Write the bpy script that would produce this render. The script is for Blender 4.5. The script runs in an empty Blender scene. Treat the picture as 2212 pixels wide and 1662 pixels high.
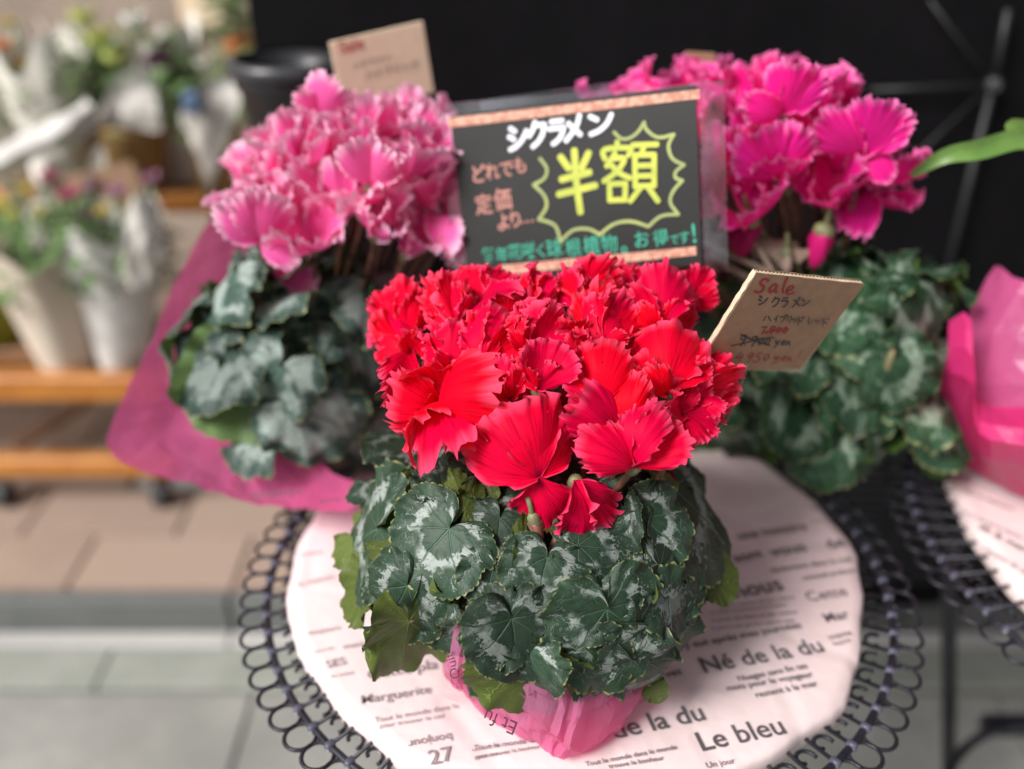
import bpy, math, random
import numpy as np
from mathutils import Vector, Matrix

# ------------------------------------------------------------------ camera, sky, sun, exposure
scn = bpy.context.scene
COL = scn.collection
IMG_W, IMG_H, FPX, PITCH = 2212.0, 1662.0, 2000.0, math.radians(30)
CAM = Vector((0, 0, 1.22))
cd = bpy.data.cameras.new('camera')
cam = bpy.data.objects.new('camera', cd); COL.objects.link(cam)
cam.location = CAM
cam.rotation_euler = (math.pi / 2 - PITCH, 0, 0)
cd.sensor_width = 36.0; cd.lens = 36.0 * FPX / IMG_W
cd.clip_start = 0.02; cd.clip_end = 200
cd.dof.use_dof = True; cd.dof.focus_distance = 0.545; cd.dof.aperture_fstop = 2.2
scn.camera = cam
scn.render.resolution_x, scn.render.resolution_y = 1024, 769
scn.cycles.use_denoising = True
scn.cycles.max_bounces = 10; scn.cycles.transparent_max_bounces = 16
scn.cycles.sample_clamp_indirect = 6

SUN_EL, SUN_AZ = math.radians(42), math.radians(-128)    # azimuth from +Y clockwise: front-left of the table
w = bpy.data.worlds.new('World'); scn.world = w; w.use_nodes = True
nt = w.node_tree; bg = nt.nodes['Background']
sky = nt.nodes.new('ShaderNodeTexSky'); sky.sky_type = 'NISHITA'; sky.sun_disc = False
sky.sun_elevation = SUN_EL; sky.sun_rotation = SUN_AZ
sky.dust_density = 4.0; sky.ozone_density = 0.6
hs = nt.nodes.new('ShaderNodeHueSaturation'); hs.inputs['Saturation'].default_value = 0.25
nt.links.new(sky.outputs[0], hs.inputs['Color']); nt.links.new(hs.outputs[0], bg.inputs[0])
bg.inputs[1].default_value = 0.05
sd = bpy.data.lights.new('sun', 'SUN'); sd.energy = 2.5; sd.angle = math.radians(24); sd.color = (1.0, 0.97, 0.94)
sun = bpy.data.objects.new('sun', sd); COL.objects.link(sun)
sdir = Vector((math.sin(SUN_AZ) * math.cos(SUN_EL), math.cos(SUN_AZ) * math.cos(SUN_EL), math.sin(SUN_EL)))
sun.rotation_euler = sdir.to_track_quat('Z', 'Y').to_euler()
scn.view_settings.view_transform = 'Standard'; scn.view_settings.look = 'None'
scn.view_settings.exposure = 0.88; scn.view_settings.gamma = 1.0; scn.view_settings.use_curve_mapping = False

# ------------------------------------------------------------------ helpers
FW = Vector((0, math.cos(PITCH), -math.sin(PITCH))); UP = Vector((0, math.sin(PITCH), math.cos(PITCH))); RT = Vector((1, 0, 0))
def ray(px, py): return FW + RT * ((px - IMG_W / 2) / FPX) + UP * ((IMG_H / 2 - py) / FPX)
def at_y(px, py, y): d = ray(px, py); return CAM + d * (y / d.y)
def at_z(px, py, z): d = ray(px, py); return CAM + d * ((z - CAM.z) / d.z)
def at_plane(px, py, p, n): d = ray(px, py); return CAM + d * ((p - CAM).dot(n) / d.dot(n))
def at_ell(px, py, c, r, s=1.0, off=0.0, ref=None):
    d = ray(px, py); R = Vector((r[0] * s, r[1] * s, r[2] * s))
    o = CAM - c
    O = Vector((o.x / R.x, o.y / R.y, o.z / R.z)); D = Vector((d.x / R.x, d.y / R.y, d.z / R.z))
    a, b, cc = D.dot(D), O.dot(D), O.dot(O) - 1
    disc = b * b - a * cc
    t = (-b - math.sqrt(disc)) / a if disc > 0 else -b / a
    if ref is not None: t = min(t, (ref - CAM).dot(FW) + .018)
    return CAM + d * t + d.normalized() * off
W = {}
def place(o, parent, mw):
    if isinstance(mw, (Vector, tuple)): mw = Matrix.Translation(Vector(mw))
    W[o.name] = mw.copy()
    if parent is not None:
        o.parent = parent
        o.matrix_local = W[parent.name].inverted() @ mw
    else: o.matrix_local = mw
    COL.objects.link(o); return o
def tag(o, label=None, cat=None, group=None, kind=None):
    for k, v in (('label', label), ('category', cat), ('group', group), ('kind', kind)):
        if v: o[k] = v
    return o
def empty(name, loc, label, cat, group=None):
    o = bpy.data.objects.new(name, None); o.empty_display_size = 0.02
    place(o, None, Vector(loc)); return tag(o, label, cat, group)
def mesh(verts, faces, mat=None, smooth=True, uv=None, name='shape'):
    m = bpy.data.meshes.new(name)
    m.from_pydata([tuple(v) for v in verts], [], faces); m.update()
    if uv is not None:
        l = m.uv_layers.new(name='UVMap')
        idx = np.empty(len(m.loops), dtype=np.int32); m.loops.foreach_get('vertex_index', idx)
        l.data.foreach_set('uv', np.asarray(uv, dtype=np.float32)[idx].ravel())
    if smooth: m.polygons.foreach_set('use_smooth', [True] * len(m.polygons))
    if mat: m.materials.append(mat)
    return m
def obj(name, m, parent=None, mw=Vector((0, 0, 0))):
    return place(bpy.data.objects.new(name, m), parent, mw)
class MB:
    def __init__(s): s.v = []; s.f = []
    def add(s, v, f):
        b = len(s.v); s.v += [Vector(p) for p in v]; s.f += [tuple(b + i for i in q) for q in f]; return s
    def box(s, c, size, rot=None, bev=0.0):
        x, y, z = (k / 2 for k in size); b = min(bev, x * .9, y * .9, z * .9)
        if b > 0:
            vs = []
            for sz in (-1, 1):
                for (ix, iy) in ((x - b, y), (x, y - b), (x, -y + b), (x - b, -y), (-x + b, -y), (-x, -y + b), (-x, y - b), (-x + b, y)):
                    vs.append(Vector((ix, iy, sz * (z - b))))
            fs = [(i, (i + 1) % 8, 8 + (i + 1) % 8, 8 + i) for i in range(8)]
            for sz in (-1, 1):
                for (ix, iy) in ((x - b, y - b), (x - b, -y + b), (-x + b, -y + b), (-x + b, y - b)): vs.append(Vector((ix, iy, sz * z)))
            for base, o8 in ((16, 0), (20, 8)):
                q = [(0, 1, 0, 0), ]
                m_ = {0: 0, 1: 0, 2: 1, 3: 1, 4: 2, 5: 2, 6: 3, 7: 3}
                for i in range(8):
                    j = (i + 1) % 8
                    a, c2 = base + m_[i], base + m_[j]
                    fs.append((o8 + i, o8 + j, a) if a == c2 else (o8 + i, o8 + j, c2, a))
                fs.append((base, base + 1, base + 2, base + 3))
        else:
            vs = [Vector((a * x, b_ * y, c_ * z)) for a in (-1, 1) for b_ in (-1, 1) for c_ in (-1, 1)]
            fs = [(0, 1, 3, 2), (4, 6, 7, 5), (0, 4, 5, 1), (2, 3, 7, 6), (0, 2, 6, 4), (1, 5, 7, 3)]
        if rot is not None: vs = [rot @ p for p in vs]
        return s.add([p + Vector(c) for p in vs], fs)
    def tube(s, pts, r, n=8, closed=False):
        pts = [Vector(p) for p in pts]; N = len(pts)
        rr = r if isinstance(r, (list, tuple)) else [r] * N
        vs, fs = [], []
        prev = None
        for i, p in enumerate(pts):
            if closed: t = (pts[(i + 1) % N] - pts[i - 1])
            else: t = pts[min(i + 1, N - 1)] - pts[max(i - 1, 0)]
            t = t.normalized() if t.length > 1e-9 else Vector((0, 0, 1))
            if prev is None:
                a = Vector((0, 0, 1)) if abs(t.z) < .9 else Vector((1, 0, 0)); prev = a.cross(t).normalized()
            x = (prev - t * prev.dot(t)).normalized(); prev = x; y = t.cross(x)
            for k in range(n):
                an = 2 * math.pi * k / n; vs.append(p + (x * math.cos(an) + y * math.sin(an)) * rr[i])
        for i in range(N if closed else N - 1):
            j = (i + 1) % N
            for k in range(n): fs.append((i * n + k, i * n + (k + 1) % n, j * n + (k + 1) % n, j * n + k))
        if not closed: fs += [tuple(range(n))[::-1], tuple((N - 1) * n + k for k in range(n))]
        return s.add(vs, fs)
    def lathe(s, prof, n=32, c=(0, 0, 0), wob=None):
        vs = []; P = len(prof)
        for i, (r, z) in enumerate(prof):
            for k in range(n):
                a = 2 * math.pi * k / n
                rr, zz = (r, z) if wob is None else wob(r, z, a, i)
                vs.append(Vector(c) + Vector((rr * math.cos(a), rr * math.sin(a), zz)))
        fs = [(i * n + k, i * n + (k + 1) % n, (i + 1) * n + (k + 1) % n, (i + 1) * n + k) for i in range(P - 1) for k in range(n)]
        return s.add(vs, fs)
    def build(s, name, mat, parent=None, origin=None, smooth=False):
        o = Vector(origin) if origin is not None else (W[parent.name].translation if parent else Vector((0, 0, 0)))
        return obj(name, mesh([p - o for p in s.v], s.f, mat, smooth), parent, Vector(o))
def smooth_poly(pts, n=6):
    P = [Vector(p) for p in pts]
    if len(P) < 3: return P
    out = []
    for i in range(len(P) - 1):
        p0, p1, p2, p3 = P[max(i - 1, 0)], P[i], P[i + 1], P[min(i + 2, len(P) - 1)]
        for k in range(n):
            t = k / n
            out.append(.5 * ((2 * p1) + (p2 - p0) * t + (2 * p0 - 5 * p1 + 4 * p2 - p3) * t * t + (3 * p1 - p0 - 3 * p2 + p3) * t ** 3))
    return out + [P[-1]]

# ------------------------------------------------------------------ materials
def M(name): 
    m = bpy.data.materials.new(name); m.use_nodes = True
    return m, m.node_tree, m.node_tree.nodes['Principled BSDF']
class NB:
    def __init__(s, t): s.t = t
    def n(s, typ, **k):
        x = s.t.nodes.new(typ)
        for a, b in k.items(): setattr(x, a, b)
        return x
    def L(s, a, b): s.t.links.new(a, b)
    def val(s, x, sock):
        if hasattr(x, 'node'): s.L(x, sock)
        else: sock.default_value = x
    def m(s, op, a, b=0.0, c=None, clamp=False):
        x = s.n('ShaderNodeMath', operation=op, use_clamp=clamp); s.val(a, x.inputs[0]); s.val(b, x.inputs[1])
        if c is not None: s.val(c, x.inputs[2])
        return x.outputs[0]
    def sm(s, v, lo, hi):
        x = s.n('ShaderNodeMapRange', interpolation_type='SMOOTHSTEP')
        s.val(v, x.inputs[0]); s.val(lo, x.inputs[1]); s.val(hi, x.inputs[2]); return x.outputs[0]
    def mix(s, f, a, b, mode='MIX'):
        x = s.n('ShaderNodeMix', data_type='RGBA', blend_type=mode)
        s.val(f, x.inputs[0]); s.val(a if hasattr(a, 'node') else (*a, 1), x.inputs[6]); s.val(b if hasattr(b, 'node') else (*b, 1), x.inputs[7])
        return x.outputs[2]
    def noise(s, co=None, scale=5, detail=4, rough=.55, w=None, dim=None):
        x = s.n('ShaderNodeTexNoise', noise_dimensions=dim or ('4D' if w is not None else '3D'))
        if co is not None: s.L(co, x.inputs['Vector'])
        if w is not None: s.val(w, x.inputs['W'])
        x.inputs['Scale'].default_value = scale; x.inputs['Detail'].default_value = detail; x.inputs['Roughness'].default_value = rough
        return x.outputs['Fac']
    def obj(s): return s.n('ShaderNodeTexCoord').outputs['Object']
    def uv(s): return s.n('ShaderNodeTexCoord').outputs['UV']
    def rnd(s): return s.n('ShaderNodeObjectInfo').outputs['Random']
    def bump(s, h, p, strength=.3, dist=.001):
        b = s.n('ShaderNodeBump'); b.inputs['Strength'].default_value = strength; b.inputs['Distance'].default_value = dist
        s.L(h, b.inputs['Height']); s.L(b.outputs[0], p.inputs['Normal']); return b.outputs[0]
def plain(name, c1, c2=None, rough=.6, scale=20, bump=.15, dist=.001, metal=0.0, spec=.5, detail=6, lo=.35, hi=.65):
    m, t, p = M(name); b = NB(t); c2 = c2 or tuple(x * .75 for x in c1)
    co = b.obj(); f = b.noise(co, scale, detail)
    b.L(b.mix(b.sm(f, lo, hi), c1, c2), p.inputs['Base Color'])
    p.inputs['Roughness'].default_value = rough; p.inputs['Metallic'].default_value = metal; p.inputs['Specular IOR Level'].default_value = spec
    if bump: b.bump(b.noise(co, scale * 4, 5), p, bump, dist)
    return m
def petal_mat(name, body, edge, base, vein, transl=.35, sheen=.25, spec=.25, elo=.93):
    m, t, p = M(name); b = NB(t)
    u = b.n('ShaderNodeSeparateXYZ'); b.L(b.uv(), u.inputs[0]); U, V = u.outputs[0], u.outputs[1]
    rnd = b.rnd()
    cm = b.n('ShaderNodeCombineXYZ'); b.L(b.m('MULTIPLY', U, 62.0), cm.inputs[0]); b.L(b.m('MULTIPLY', V, 1.6), cm.inputs[1]); b.L(b.m('MULTIPLY', rnd, 40.0), cm.inputs[2])
    vn = b.noise(cm.outputs[0], 1.0, 3, .6)
    vm = b.m('MULTIPLY', b.sm(vn, .48, .64), .8)
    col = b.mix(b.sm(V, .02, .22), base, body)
    col = b.mix(vm, col, vein)
    em = b.noise(cm.outputs[0], .3, 2)
    col = b.mix(b.m('MULTIPLY', b.sm(b.m('ADD', V, b.m('MULTIPLY', em, .2)), elo, 1.13), .85), col, edge)
    hv = b.n('ShaderNodeHueSaturation'); b.L(col, hv.inputs['Color']); b.L(b.m('MULTIPLY_ADD', rnd, .25, .88), hv.inputs['Value'])
    b.L(b.m('MULTIPLY_ADD', rnd, .010, .490), hv.inputs['Hue'])
    b.L(hv.outputs[0], p.inputs['Base Color'])
    p.inputs['Roughness'].default_value = .5; p.inputs['Specular IOR Level'].default_value = spec
    p.inputs['Sheen Weight'].default_value = sheen; p.inputs['Sheen Roughness'].default_value = .4; p.inputs['Sheen Tint'].default_value = (1, .35, .55, 1)
    nrm = b.bump(vn, p, .35, .0006)
    tr = b.n('ShaderNodeBsdfTranslucent'); b.L(hv.outputs[0], tr.inputs[0]); b.L(nrm, tr.inputs['Normal'])
    mx = b.n('ShaderNodeMixShader'); mx.inputs[0].default_value = transl
    b.L(p.outputs[0], mx.inputs[1]); b.L(tr.outputs[0], mx.inputs[2]); b.L(mx.outputs[0], t.nodes['Material Output'].inputs[0])
    return m
def leaf_mat(name, dark, mid, silver, back, silver_amt=1.0, ring=(.36, .66)):
    m, t, p = M(name); b = NB(t)
    s = b.n('ShaderNodeSeparateXYZ'); b.L(b.uv(), s.inputs[0]); U, V = s.outputs[0], s.outputs[1]
    rnd = b.rnd(); wv = b.m('MULTIPLY', rnd, 37.0)
    a = b.m('MULTIPLY', b.m('SUBTRACT', U, .5), 2 * math.pi)
    X = b.m('MULTIPLY', b.m('SINE', a), V); Y = b.m('MULTIPLY', b.m('COSINE', a), V)
    cm = b.n('ShaderNodeCombineXYZ'); b.L(X, cm.inputs[0]); b.L(Y, cm.inputs[1]); co = cm.outputs[0]
    # veins: nine main rays with wandering and forking towards the edge
    wob = b.m('MULTIPLY', b.m('SUBTRACT', b.noise(co, 3.2, 3, .6, wv), .5), 1.3)
    k = b.m('MULTIPLY_ADD', U, 8.0, b.m('MULTIPLY', wob, V))
    fr = b.m('ABSOLUTE', b.m('SUBTRACT', b.m('FRACT', b.m('ADD', k, .5)), .5))     # .0 at vein
    d1 = b.m('MULTIPLY', fr, b.m('MULTIPLY', V, .7))
    k2 = b.m('MULTIPLY_ADD', U, 24.0, b.m('MULTIPLY', wob, b.m('MULTIPLY', V, 8.0)))
    fr2 = b.m('ABSOLUTE', b.m('SUBTRACT', b.m('FRACT', b.m('ADD', k2, .5)), .5))
    d2 = b.m('MULTIPLY', fr2, b.m('MULTIPLY', V, .235))
    vein1 = b.m('SUBTRACT', 1.0, b.sm(d1, .004, .016)); vein2 = b.m('MULTIPLY', b.m('SUBTRACT', 1.0, b.sm(d2, .003, .010)), b.sm(V, .3, .5))
    nz = b.noise(co, 9, 6, .7, wv); big = b.noise(co, 2.2, 2, .5, b.m('ADD', wv, 9.0))
    jag = b.m('MULTIPLY', b.m('SUBTRACT', nz, .5), .8)
    spike = b.m('ADD', b.m('MULTIPLY', b.m('SUBTRACT', 1.0, b.sm(d1, .0, .05)), .10), b.m('MULTIPLY', b.m('SUBTRACT', 1.0, b.sm(d2, .0, .03)), .10))
    outer = b.m('SUBTRACT', V, b.m('ADD', b.m('ADD', ring[1] - .03, b.m('MULTIPLY', b.m('SUBTRACT', big, .5), .35)), b.m('ADD', jag, spike)))
    inner = b.m('SUBTRACT', V, b.m('ADD', b.m('ADD', ring[0], b.m('MULTIPLY', b.m('SUBTRACT', big, .5), .3)), b.m('MULTIPLY', jag, .55)))
    band = b.m('MULTIPLY', b.m('SUBTRACT', 1.0, b.sm(outer, -.015, .02)), b.sm(inner, -.02, .03))
    patch = b.sm(b.noise(co, 1.7, 2, .5, b.m('ADD', wv, 21.0)), .41, .51)
    speck = b.sm(b.noise(co, 26, 3, .6, wv), .30, .44)
    band = b.m('MULTIPLY', b.m('MULTIPLY', band, patch), b.m('MULTIPLY', speck, silver_amt), clamp=True)
    band = b.m('MULTIPLY', band, b.m('SUBTRACT', 1.0, b.m('MULTIPLY', vein1, .85)))
    white_v = b.m('MULTIPLY', b.m('MAXIMUM', vein1, b.m('MULTIPLY', vein2, .8)), b.m('MULTIPLY', b.sm(V, .62, .7), b.m('SUBTRACT', 1.0, b.sm(V, .82, .9))))
    base = b.mix(b.sm(b.noise(co, 4, 5, .6, wv), .3, .7), dark, mid)
    base = b.mix(b.m('MULTIPLY', vein1, b.m('SUBTRACT', .55, b.m('MULTIPLY', V, .5))), base, tuple(min(1, c * 2.6) for c in mid))
    sil = b.mix(b.noise(co, 14, 4, .6, wv), tuple(c * .7 for c in silver), tuple(min(1, c * 1.15) for c in silver))
    col = b.mix(band, base, sil)
    col = b.mix(b.m('MULTIPLY', white_v, .6 * min(1.0, silver_amt)), col, silver)
    col = b.mix(b.m('MULTIPLY', b.sm(V, .965, .985), b.sm(b.m('COSINE', b.m('MULTIPLY', a, 46.0)), -1.0, .1)), col, b.mix(b.sm(nz, .4, .6), (.06, .08, .035), (.28, .28, .12)))
    dust = b.m('MULTIPLY', b.sm(b.noise(co, 60, 2, .5, wv), .62, .7), .12)
    col = b.mix(dust, col, (.5, .52, .48))
    bk = b.mix(b.m('MAXIMUM', vein1, b.m('MULTIPLY', vein2, .6)), back, tuple(min(1, c * 1.7) for c in back))
    geo = b.n('ShaderNodeNewGeometry')
    col = b.mix(geo.outputs['Backfacing'], col, bk)
    hv = b.n('ShaderNodeHueSaturation'); b.L(col, hv.inputs['Color']); b.L(b.m('MULTIPLY_ADD', rnd, .7, .66), hv.inputs['Value'])
    b.L(hv.outputs[0], p.inputs['Base Color'])
    b.L(b.m('MULTIPLY_ADD', nz, .25, .36), p.inputs['Roughness']); p.inputs['Specular IOR Level'].default_value = .32
    vo = b.n('ShaderNodeTexVoronoi', feature='SMOOTH_F1'); b.L(co, vo.inputs['Vector']); vo.inputs['Scale'].default_value = 7
    h = b.m('SUBTRACT', b.m('MULTIPLY', vo.outputs['Distance'], -.5), b.m('MAXIMUM', b.m('MULTIPLY', vein1, .8), b.m('MULTIPLY', vein2, .35)))
    h = b.m('ADD', h, b.m('MULTIPLY', nz, .3))
    nrm = b.bump(h, p, .6, .0016)
    tr = b.n('ShaderNodeBsdfTranslucent'); tc = b.mix(.5, hv.outputs[0], (.12, .2, .03)); b.L(tc, tr.inputs[0])
    mx = b.n('ShaderNodeMixShader'); mx.inputs[0].default_value = .14
    b.L(p.outputs[0], mx.inputs[1]); b.L(tr.outputs[0], mx.inputs[2]); b.L(mx.outputs[0], t.nodes['Material Output'].inputs[0])
    return m
def film_mat(name, col, alpha=.62, trans=.42):
    m, t, p = M(name); b = NB(t); co = b.obj()
    f = b.noise(co, 18, 4)
    b.L(b.mix(b.sm(f, .3, .7), col, tuple(c * .82 for c in col)), p.inputs['Base Color'])
    p.inputs['Roughness'].default_value = .28; p.inputs['Specular IOR Level'].default_value = .55
    nrm = b.bump(b.m('ADD', b.noise(co, 22, 3), b.m('MULTIPLY', b.noise(co, 90, 2), .3)), p, .5, .004)
    tr = b.n('ShaderNodeBsdfTranslucent'); tr.inputs[0].default_value = (*col, 1)
    tp = b.n('ShaderNodeBsdfTransparent'); tp.inputs[0].default_value = (1, .45, .66, 1)
    m1 = b.n('ShaderNodeMixShader'); m1.inputs[0].default_value = trans; b.L(p.outputs[0], m1.inputs[1]); b.L(tr.outputs[0], m1.inputs[2])
    m2 = b.n('ShaderNodeMixShader'); m2.inputs[0].default_value = alpha; b.L(tp.outputs[0], m2.inputs[1]); b.L(m1.outputs[0], m2.inputs[2])
    b.L(m2.outputs[0], t.nodes['Material Output'].inputs[0]); return m
def clear_mat(name, tint=(.93, .95, .97)):
    m, t, p = M(name); b = NB(t)
    tp = b.n('ShaderNodeBsdfTransparent'); tp.inputs[0].default_value = (*tint, 1)
    g = b.n('ShaderNodeBsdfGlossy'); g.inputs['Roughness'].default_value = .06
    df = b.n('ShaderNodeBsdfDiffuse'); df.inputs[0].default_value = (.5, .5, .55, 1)
    sm_ = b.m('MULTIPLY', b.sm(b.noise(b.obj(), 25, 4), .4, .8), .09)
    fr = b.n('ShaderNodeFresnel'); fr.inputs[0].default_value = 1.45
    m0 = b.n('ShaderNodeMixShader'); b.L(sm_, m0.inputs[0]); b.L(tp.outputs[0], m0.inputs[1]); b.L(df.outputs[0], m0.inputs[2])
    mx = b.n('ShaderNodeMixShader'); b.L(fr.outputs[0], mx.inputs[0]); b.L(m0.outputs[0], mx.inputs[1]); b.L(g.outputs[0], mx.inputs[2])
    b.L(mx.outputs[0], t.nodes['Material Output'].inputs[0]); return m

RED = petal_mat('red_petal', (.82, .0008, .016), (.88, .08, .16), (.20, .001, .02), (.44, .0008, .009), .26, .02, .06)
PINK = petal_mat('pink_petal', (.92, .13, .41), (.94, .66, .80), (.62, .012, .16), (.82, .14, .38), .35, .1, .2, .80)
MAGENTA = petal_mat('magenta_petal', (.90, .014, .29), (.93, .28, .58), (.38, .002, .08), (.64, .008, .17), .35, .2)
LEAF = leaf_mat('cyclamen_leaf', (.013, .034, .017), (.030, .060, .036), (.27, .31, .285), (.085, .115, .022), 1.0, (.42, .64))
LEAF_GREY = leaf_mat('greyish_cyclamen_leaf', (.022, .05, .040), (.05, .085, .070), (.30, .36, .33), (.09, .15, .05), .85, (.22, .78))
LEAF_GREEN = leaf_mat('ringed_cyclamen_leaf', (.014, .045, .022), (.032, .09, .04), (.30, .40, .30), (.07, .13, .03), 1.0, (.45, .72))
STEM = plain('flower_stem', (.20, .10, .055), (.10, .05, .035), .5, 60, .1)
STEM_PALE = plain('leaf_stalk', (.22, .20, .10), (.16, .10, .06), .5, 60, .1)
SEPAL = plain('sepal', (.22, .24, .11), (.14, .13, .07), .6, 90, .1)
SOIL = plain('potting_soil', (.018, .012, .008), (.045, .03, .02), .95, 70, .9, .006)
POT = plain('plastic_pot', (.16, .06, .035), (.12, .045, .03), .5, 30, .1)
BLACKPL = plain('black_plastic', (.012, .012, .014), (.02, .02, .024), .38, 30, .08)
FILM = film_mat('pink_cellophane', (.94, .34, .60), .52)
CLEAR = clear_mat('clear_acrylic')
IRON = plain('black_iron', (.016, .015, .022), (.03, .028, .038), .42, 60, .3, .0006, .3)

# ------------------------------------------------------------------ petals and leaves
def petal_geo(L, wf=.85, bend=.0, cup=.0, ruf=.05, seed=0, nth=61, nr=13, twist=0.0, tipcurl=0.0, fold=0.0):
    """a fringed petal in its own frame: base at origin, +y to the tip, +z the face"""
    rg = np.random.RandomState(seed)
    TH = math.radians(34 + 24 * wf)
    u = np.linspace(-1, 1, nth)
    th = u * TH
    R = np.power(np.maximum(np.cos(u * math.pi / 2), 0), .44 + .12 * rg.rand())
    R = np.maximum(R, .03)
    ph = rg.rand(8) * 6.28
    teeth = .007 * np.sign(np.sin(u * 46 + ph[0])) * np.abs(np.sin(u * 46 + ph[0])) ** .6 + .008 * np.sin(u * 81 + ph[1]) + .018 * np.sin(u * 5 + ph[2])
    nsc = 1.0 / max(.2, np.max(R * np.cos(th)))
    r = 1 - (1 - np.linspace(0, 1, nr)) ** 1.7
    r[0] = .03
    rr, uu = np.meshgrid(r, u, indexing='ij')
    Rt = (R * (1 + teeth))[None, :]
    Rb = R[None, :]
    rad = rr * (Rb + (Rt - Rb) * rr ** 5) * L * nsc
    x = rad * np.sin(uu * TH); y = rad * np.cos(uu * TH)
    # match requested width
    hw = np.max(np.abs(x)); x = x * (wf * L * .5 / hw)
    edge = rr ** 11; edge2 = rr ** 2.4
    s = uu * 3.0
    z = L * ruf * (rr ** 8 * (.95 * np.sin(s * 6.3 + ph[3]) + .85 * np.sin(s * 11.3 + ph[4])) + .55 * rr ** 13 * np.sin(s * 22 + ph[5]) + .6 * rr ** 4 * np.sin(s * 3.3 + ph[0]))
    z += L * ruf * 1.9 * edge2 * np.sin(s * 1.5 + ph[6]) + L * ruf * .5 * edge2 * np.sin(s * 2.6 + ph[7])
    y = y + L * ruf * .38 * edge * np.sin(s * 15.1 + ph[2]); x = x + L * ruf * .38 * edge * np.sin(s * 19.3 + ph[1])
    xn = x / (.5 * L)
    z += cup * L * .5 * xn ** 2 * (y / L)
    if fold: z += fold * L * np.abs(xn) * .5
    v = np.clip(y / L, 0, 1.1)
    z += bend * L * np.sin(v * math.pi)
    z += tipcurl * L * v ** 4
    if twist:
        a = twist * v; x, z = x * np.cos(a) - z * np.sin(a), x * np.sin(a) + z * np.cos(a)
    V = np.stack([x, y, z], -1).reshape(-1, 3)
    uv = np.stack([(uu + 1) / 2, rr], -1).reshape(-1, 2)
    F = [(i * nth + k, i * nth + k + 1, (i + 1) * nth + k + 1, (i + 1) * nth + k) for i in range(nr - 1) for k in range(nth - 1)]
    return V, F, uv
def leaf_geo(L, wf=1.0, droop=.15, wave=.07, cup=.0, fold=.0, seed=0, nth=121, nr=13, teeth=46, curl=.0):
    """heart-shaped toothed leaf: the notch at origin, +y to the tip, +z the upper face"""
    rg = np.random.RandomState(seed); ph = rg.rand(8) * 6.28
    u = np.linspace(-1, 1, nth); th = u * math.radians(172)
    A = np.abs(th) / (math.pi / 2)
    R = 1 - .24 * np.minimum(A, 1.75) ** 1.4 + .07 * np.cos(th * 2) * (A < 1)
    R *= 1 + .02 * np.sin(th * 3 + ph[0]) + .02 * np.sin(th * 5 + ph[1])
    tail = np.clip((np.abs(u) - .86) / .14, 0, 1); R = R * (1 - .72 * tail ** 2)
    T = teeth / (2 * math.pi)
    tt = .020 * np.cos(th * teeth) 
    r = np.linspace(0, 1, nr) ** .85; r[0] = .01
    r[-2] = .965
    rr, uu = np.meshgrid(r, u, indexing='ij'); tg = uu * math.radians(172)
    rad = rr * R[None, :] * (1 + tt[None, :] * rr ** 18) * L
    x = rad * np.sin(tg) * wf; y = rad * np.cos(tg)
    z = -droop * L * rr ** 2 + wave * L * (1.1 * rr ** 2 * np.sin(tg * 2.5 + ph[2]) + 1.1 * rr ** 3.5 * np.sin(tg * 5.3 + ph[3]) + 1.1 * rr ** 6 * np.sin(tg * 9 + ph[4]) + .7 * rr ** 9 * np.sin(tg * 15 + ph[6]))
    z += .02 * L * rr ** 3 * np.sin(tg * 17 + ph[5])
    z += cup * L * (x / L) ** 2 + fold * np.abs(x)
    # lobes lift a little where they meet
    z += .16 * L * rr * np.clip((np.abs(uu) - .55) / .45, 0, 1) ** 1.5 * (1 + .5 * np.sign(uu))
    if curl:
        a = curl * np.clip(y / L, 0, 1.2) ** 2
        y, z = y * np.cos(a * .8) + z * np.sin(a * .8), z * np.cos(a * .8) - y * np.sin(a * .8)
    V = np.stack([x, y, z], -1).reshape(-1, 3)
    uv = np.stack([uu * 172 / 360 + .5, rr], -1).reshape(-1, 2)
    F = [(i * nth + k, i * nth + k + 1, (i + 1) * nth + k + 1, (i + 1) * nth + k) for i in range(nr - 1) for k in range(nth - 1)]
    return V, F, uv
def frame(o, ydir, zhint, scale=1.0):
    y = ydir.normalized(); z = (zhint - y * zhint.dot(y))
    z = z.normalized() if z.length > 1e-5 else y.orthogonal().normalized()
    x = y.cross(z)
    m = Matrix((x, y, z)).transposed().to_4x4() @ Matrix.Scale(scale, 4)
    m.translation = o; return m
def stem_mesh(base, down, r=.0021, n=7):
    """stem (world points) with a small calyx under the flower"""
    mb = MB(); mb.tube(down, r, n)
    return mb

# ------------------------------------------------------------------ ground, step, wall
TZ = 0.72
STEP, KERB_Y = 0.075, 1.222
def mottled(name, cs, scale, rough=.85, bump=.4, dist=.002):
    m, t, p = M(name); b = NB(t); co = b.n('ShaderNodeNewGeometry').outputs['Position']
    f1 = b.noise(co, scale, 6, .65); f2 = b.noise(co, scale * .18, 4); f3 = b.noise(co, scale * 14, 3, .7)
    c = b.mix(b.sm(f1, .3, .7), cs[0], cs[1]); c = b.mix(b.sm(f2, .4, .65), c, cs[2])
    c = b.mix(b.m('MULTIPLY', b.sm(f3, .5, .72), .35), c, tuple(x * .45 for x in cs[0]))
    rn = b.n('ShaderNodeObjectInfo').outputs['Random']
    hv = b.n('ShaderNodeHueSaturation'); b.L(c, hv.inputs['Color']); b.L(b.m('MULTIPLY_ADD', rn, .3, .85), hv.inputs['Value'])
    b.L(hv.outputs[0], p.inputs['Base Color']); p.inputs['Roughness'].default_value = rough
    b.bump(b.m('ADD', f1, f3), p, bump, dist); return m
PAVE = mottled('pavement_concrete', ((.25, .245, .23), (.35, .345, .32), (.20, .205, .185)), 7)
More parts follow.
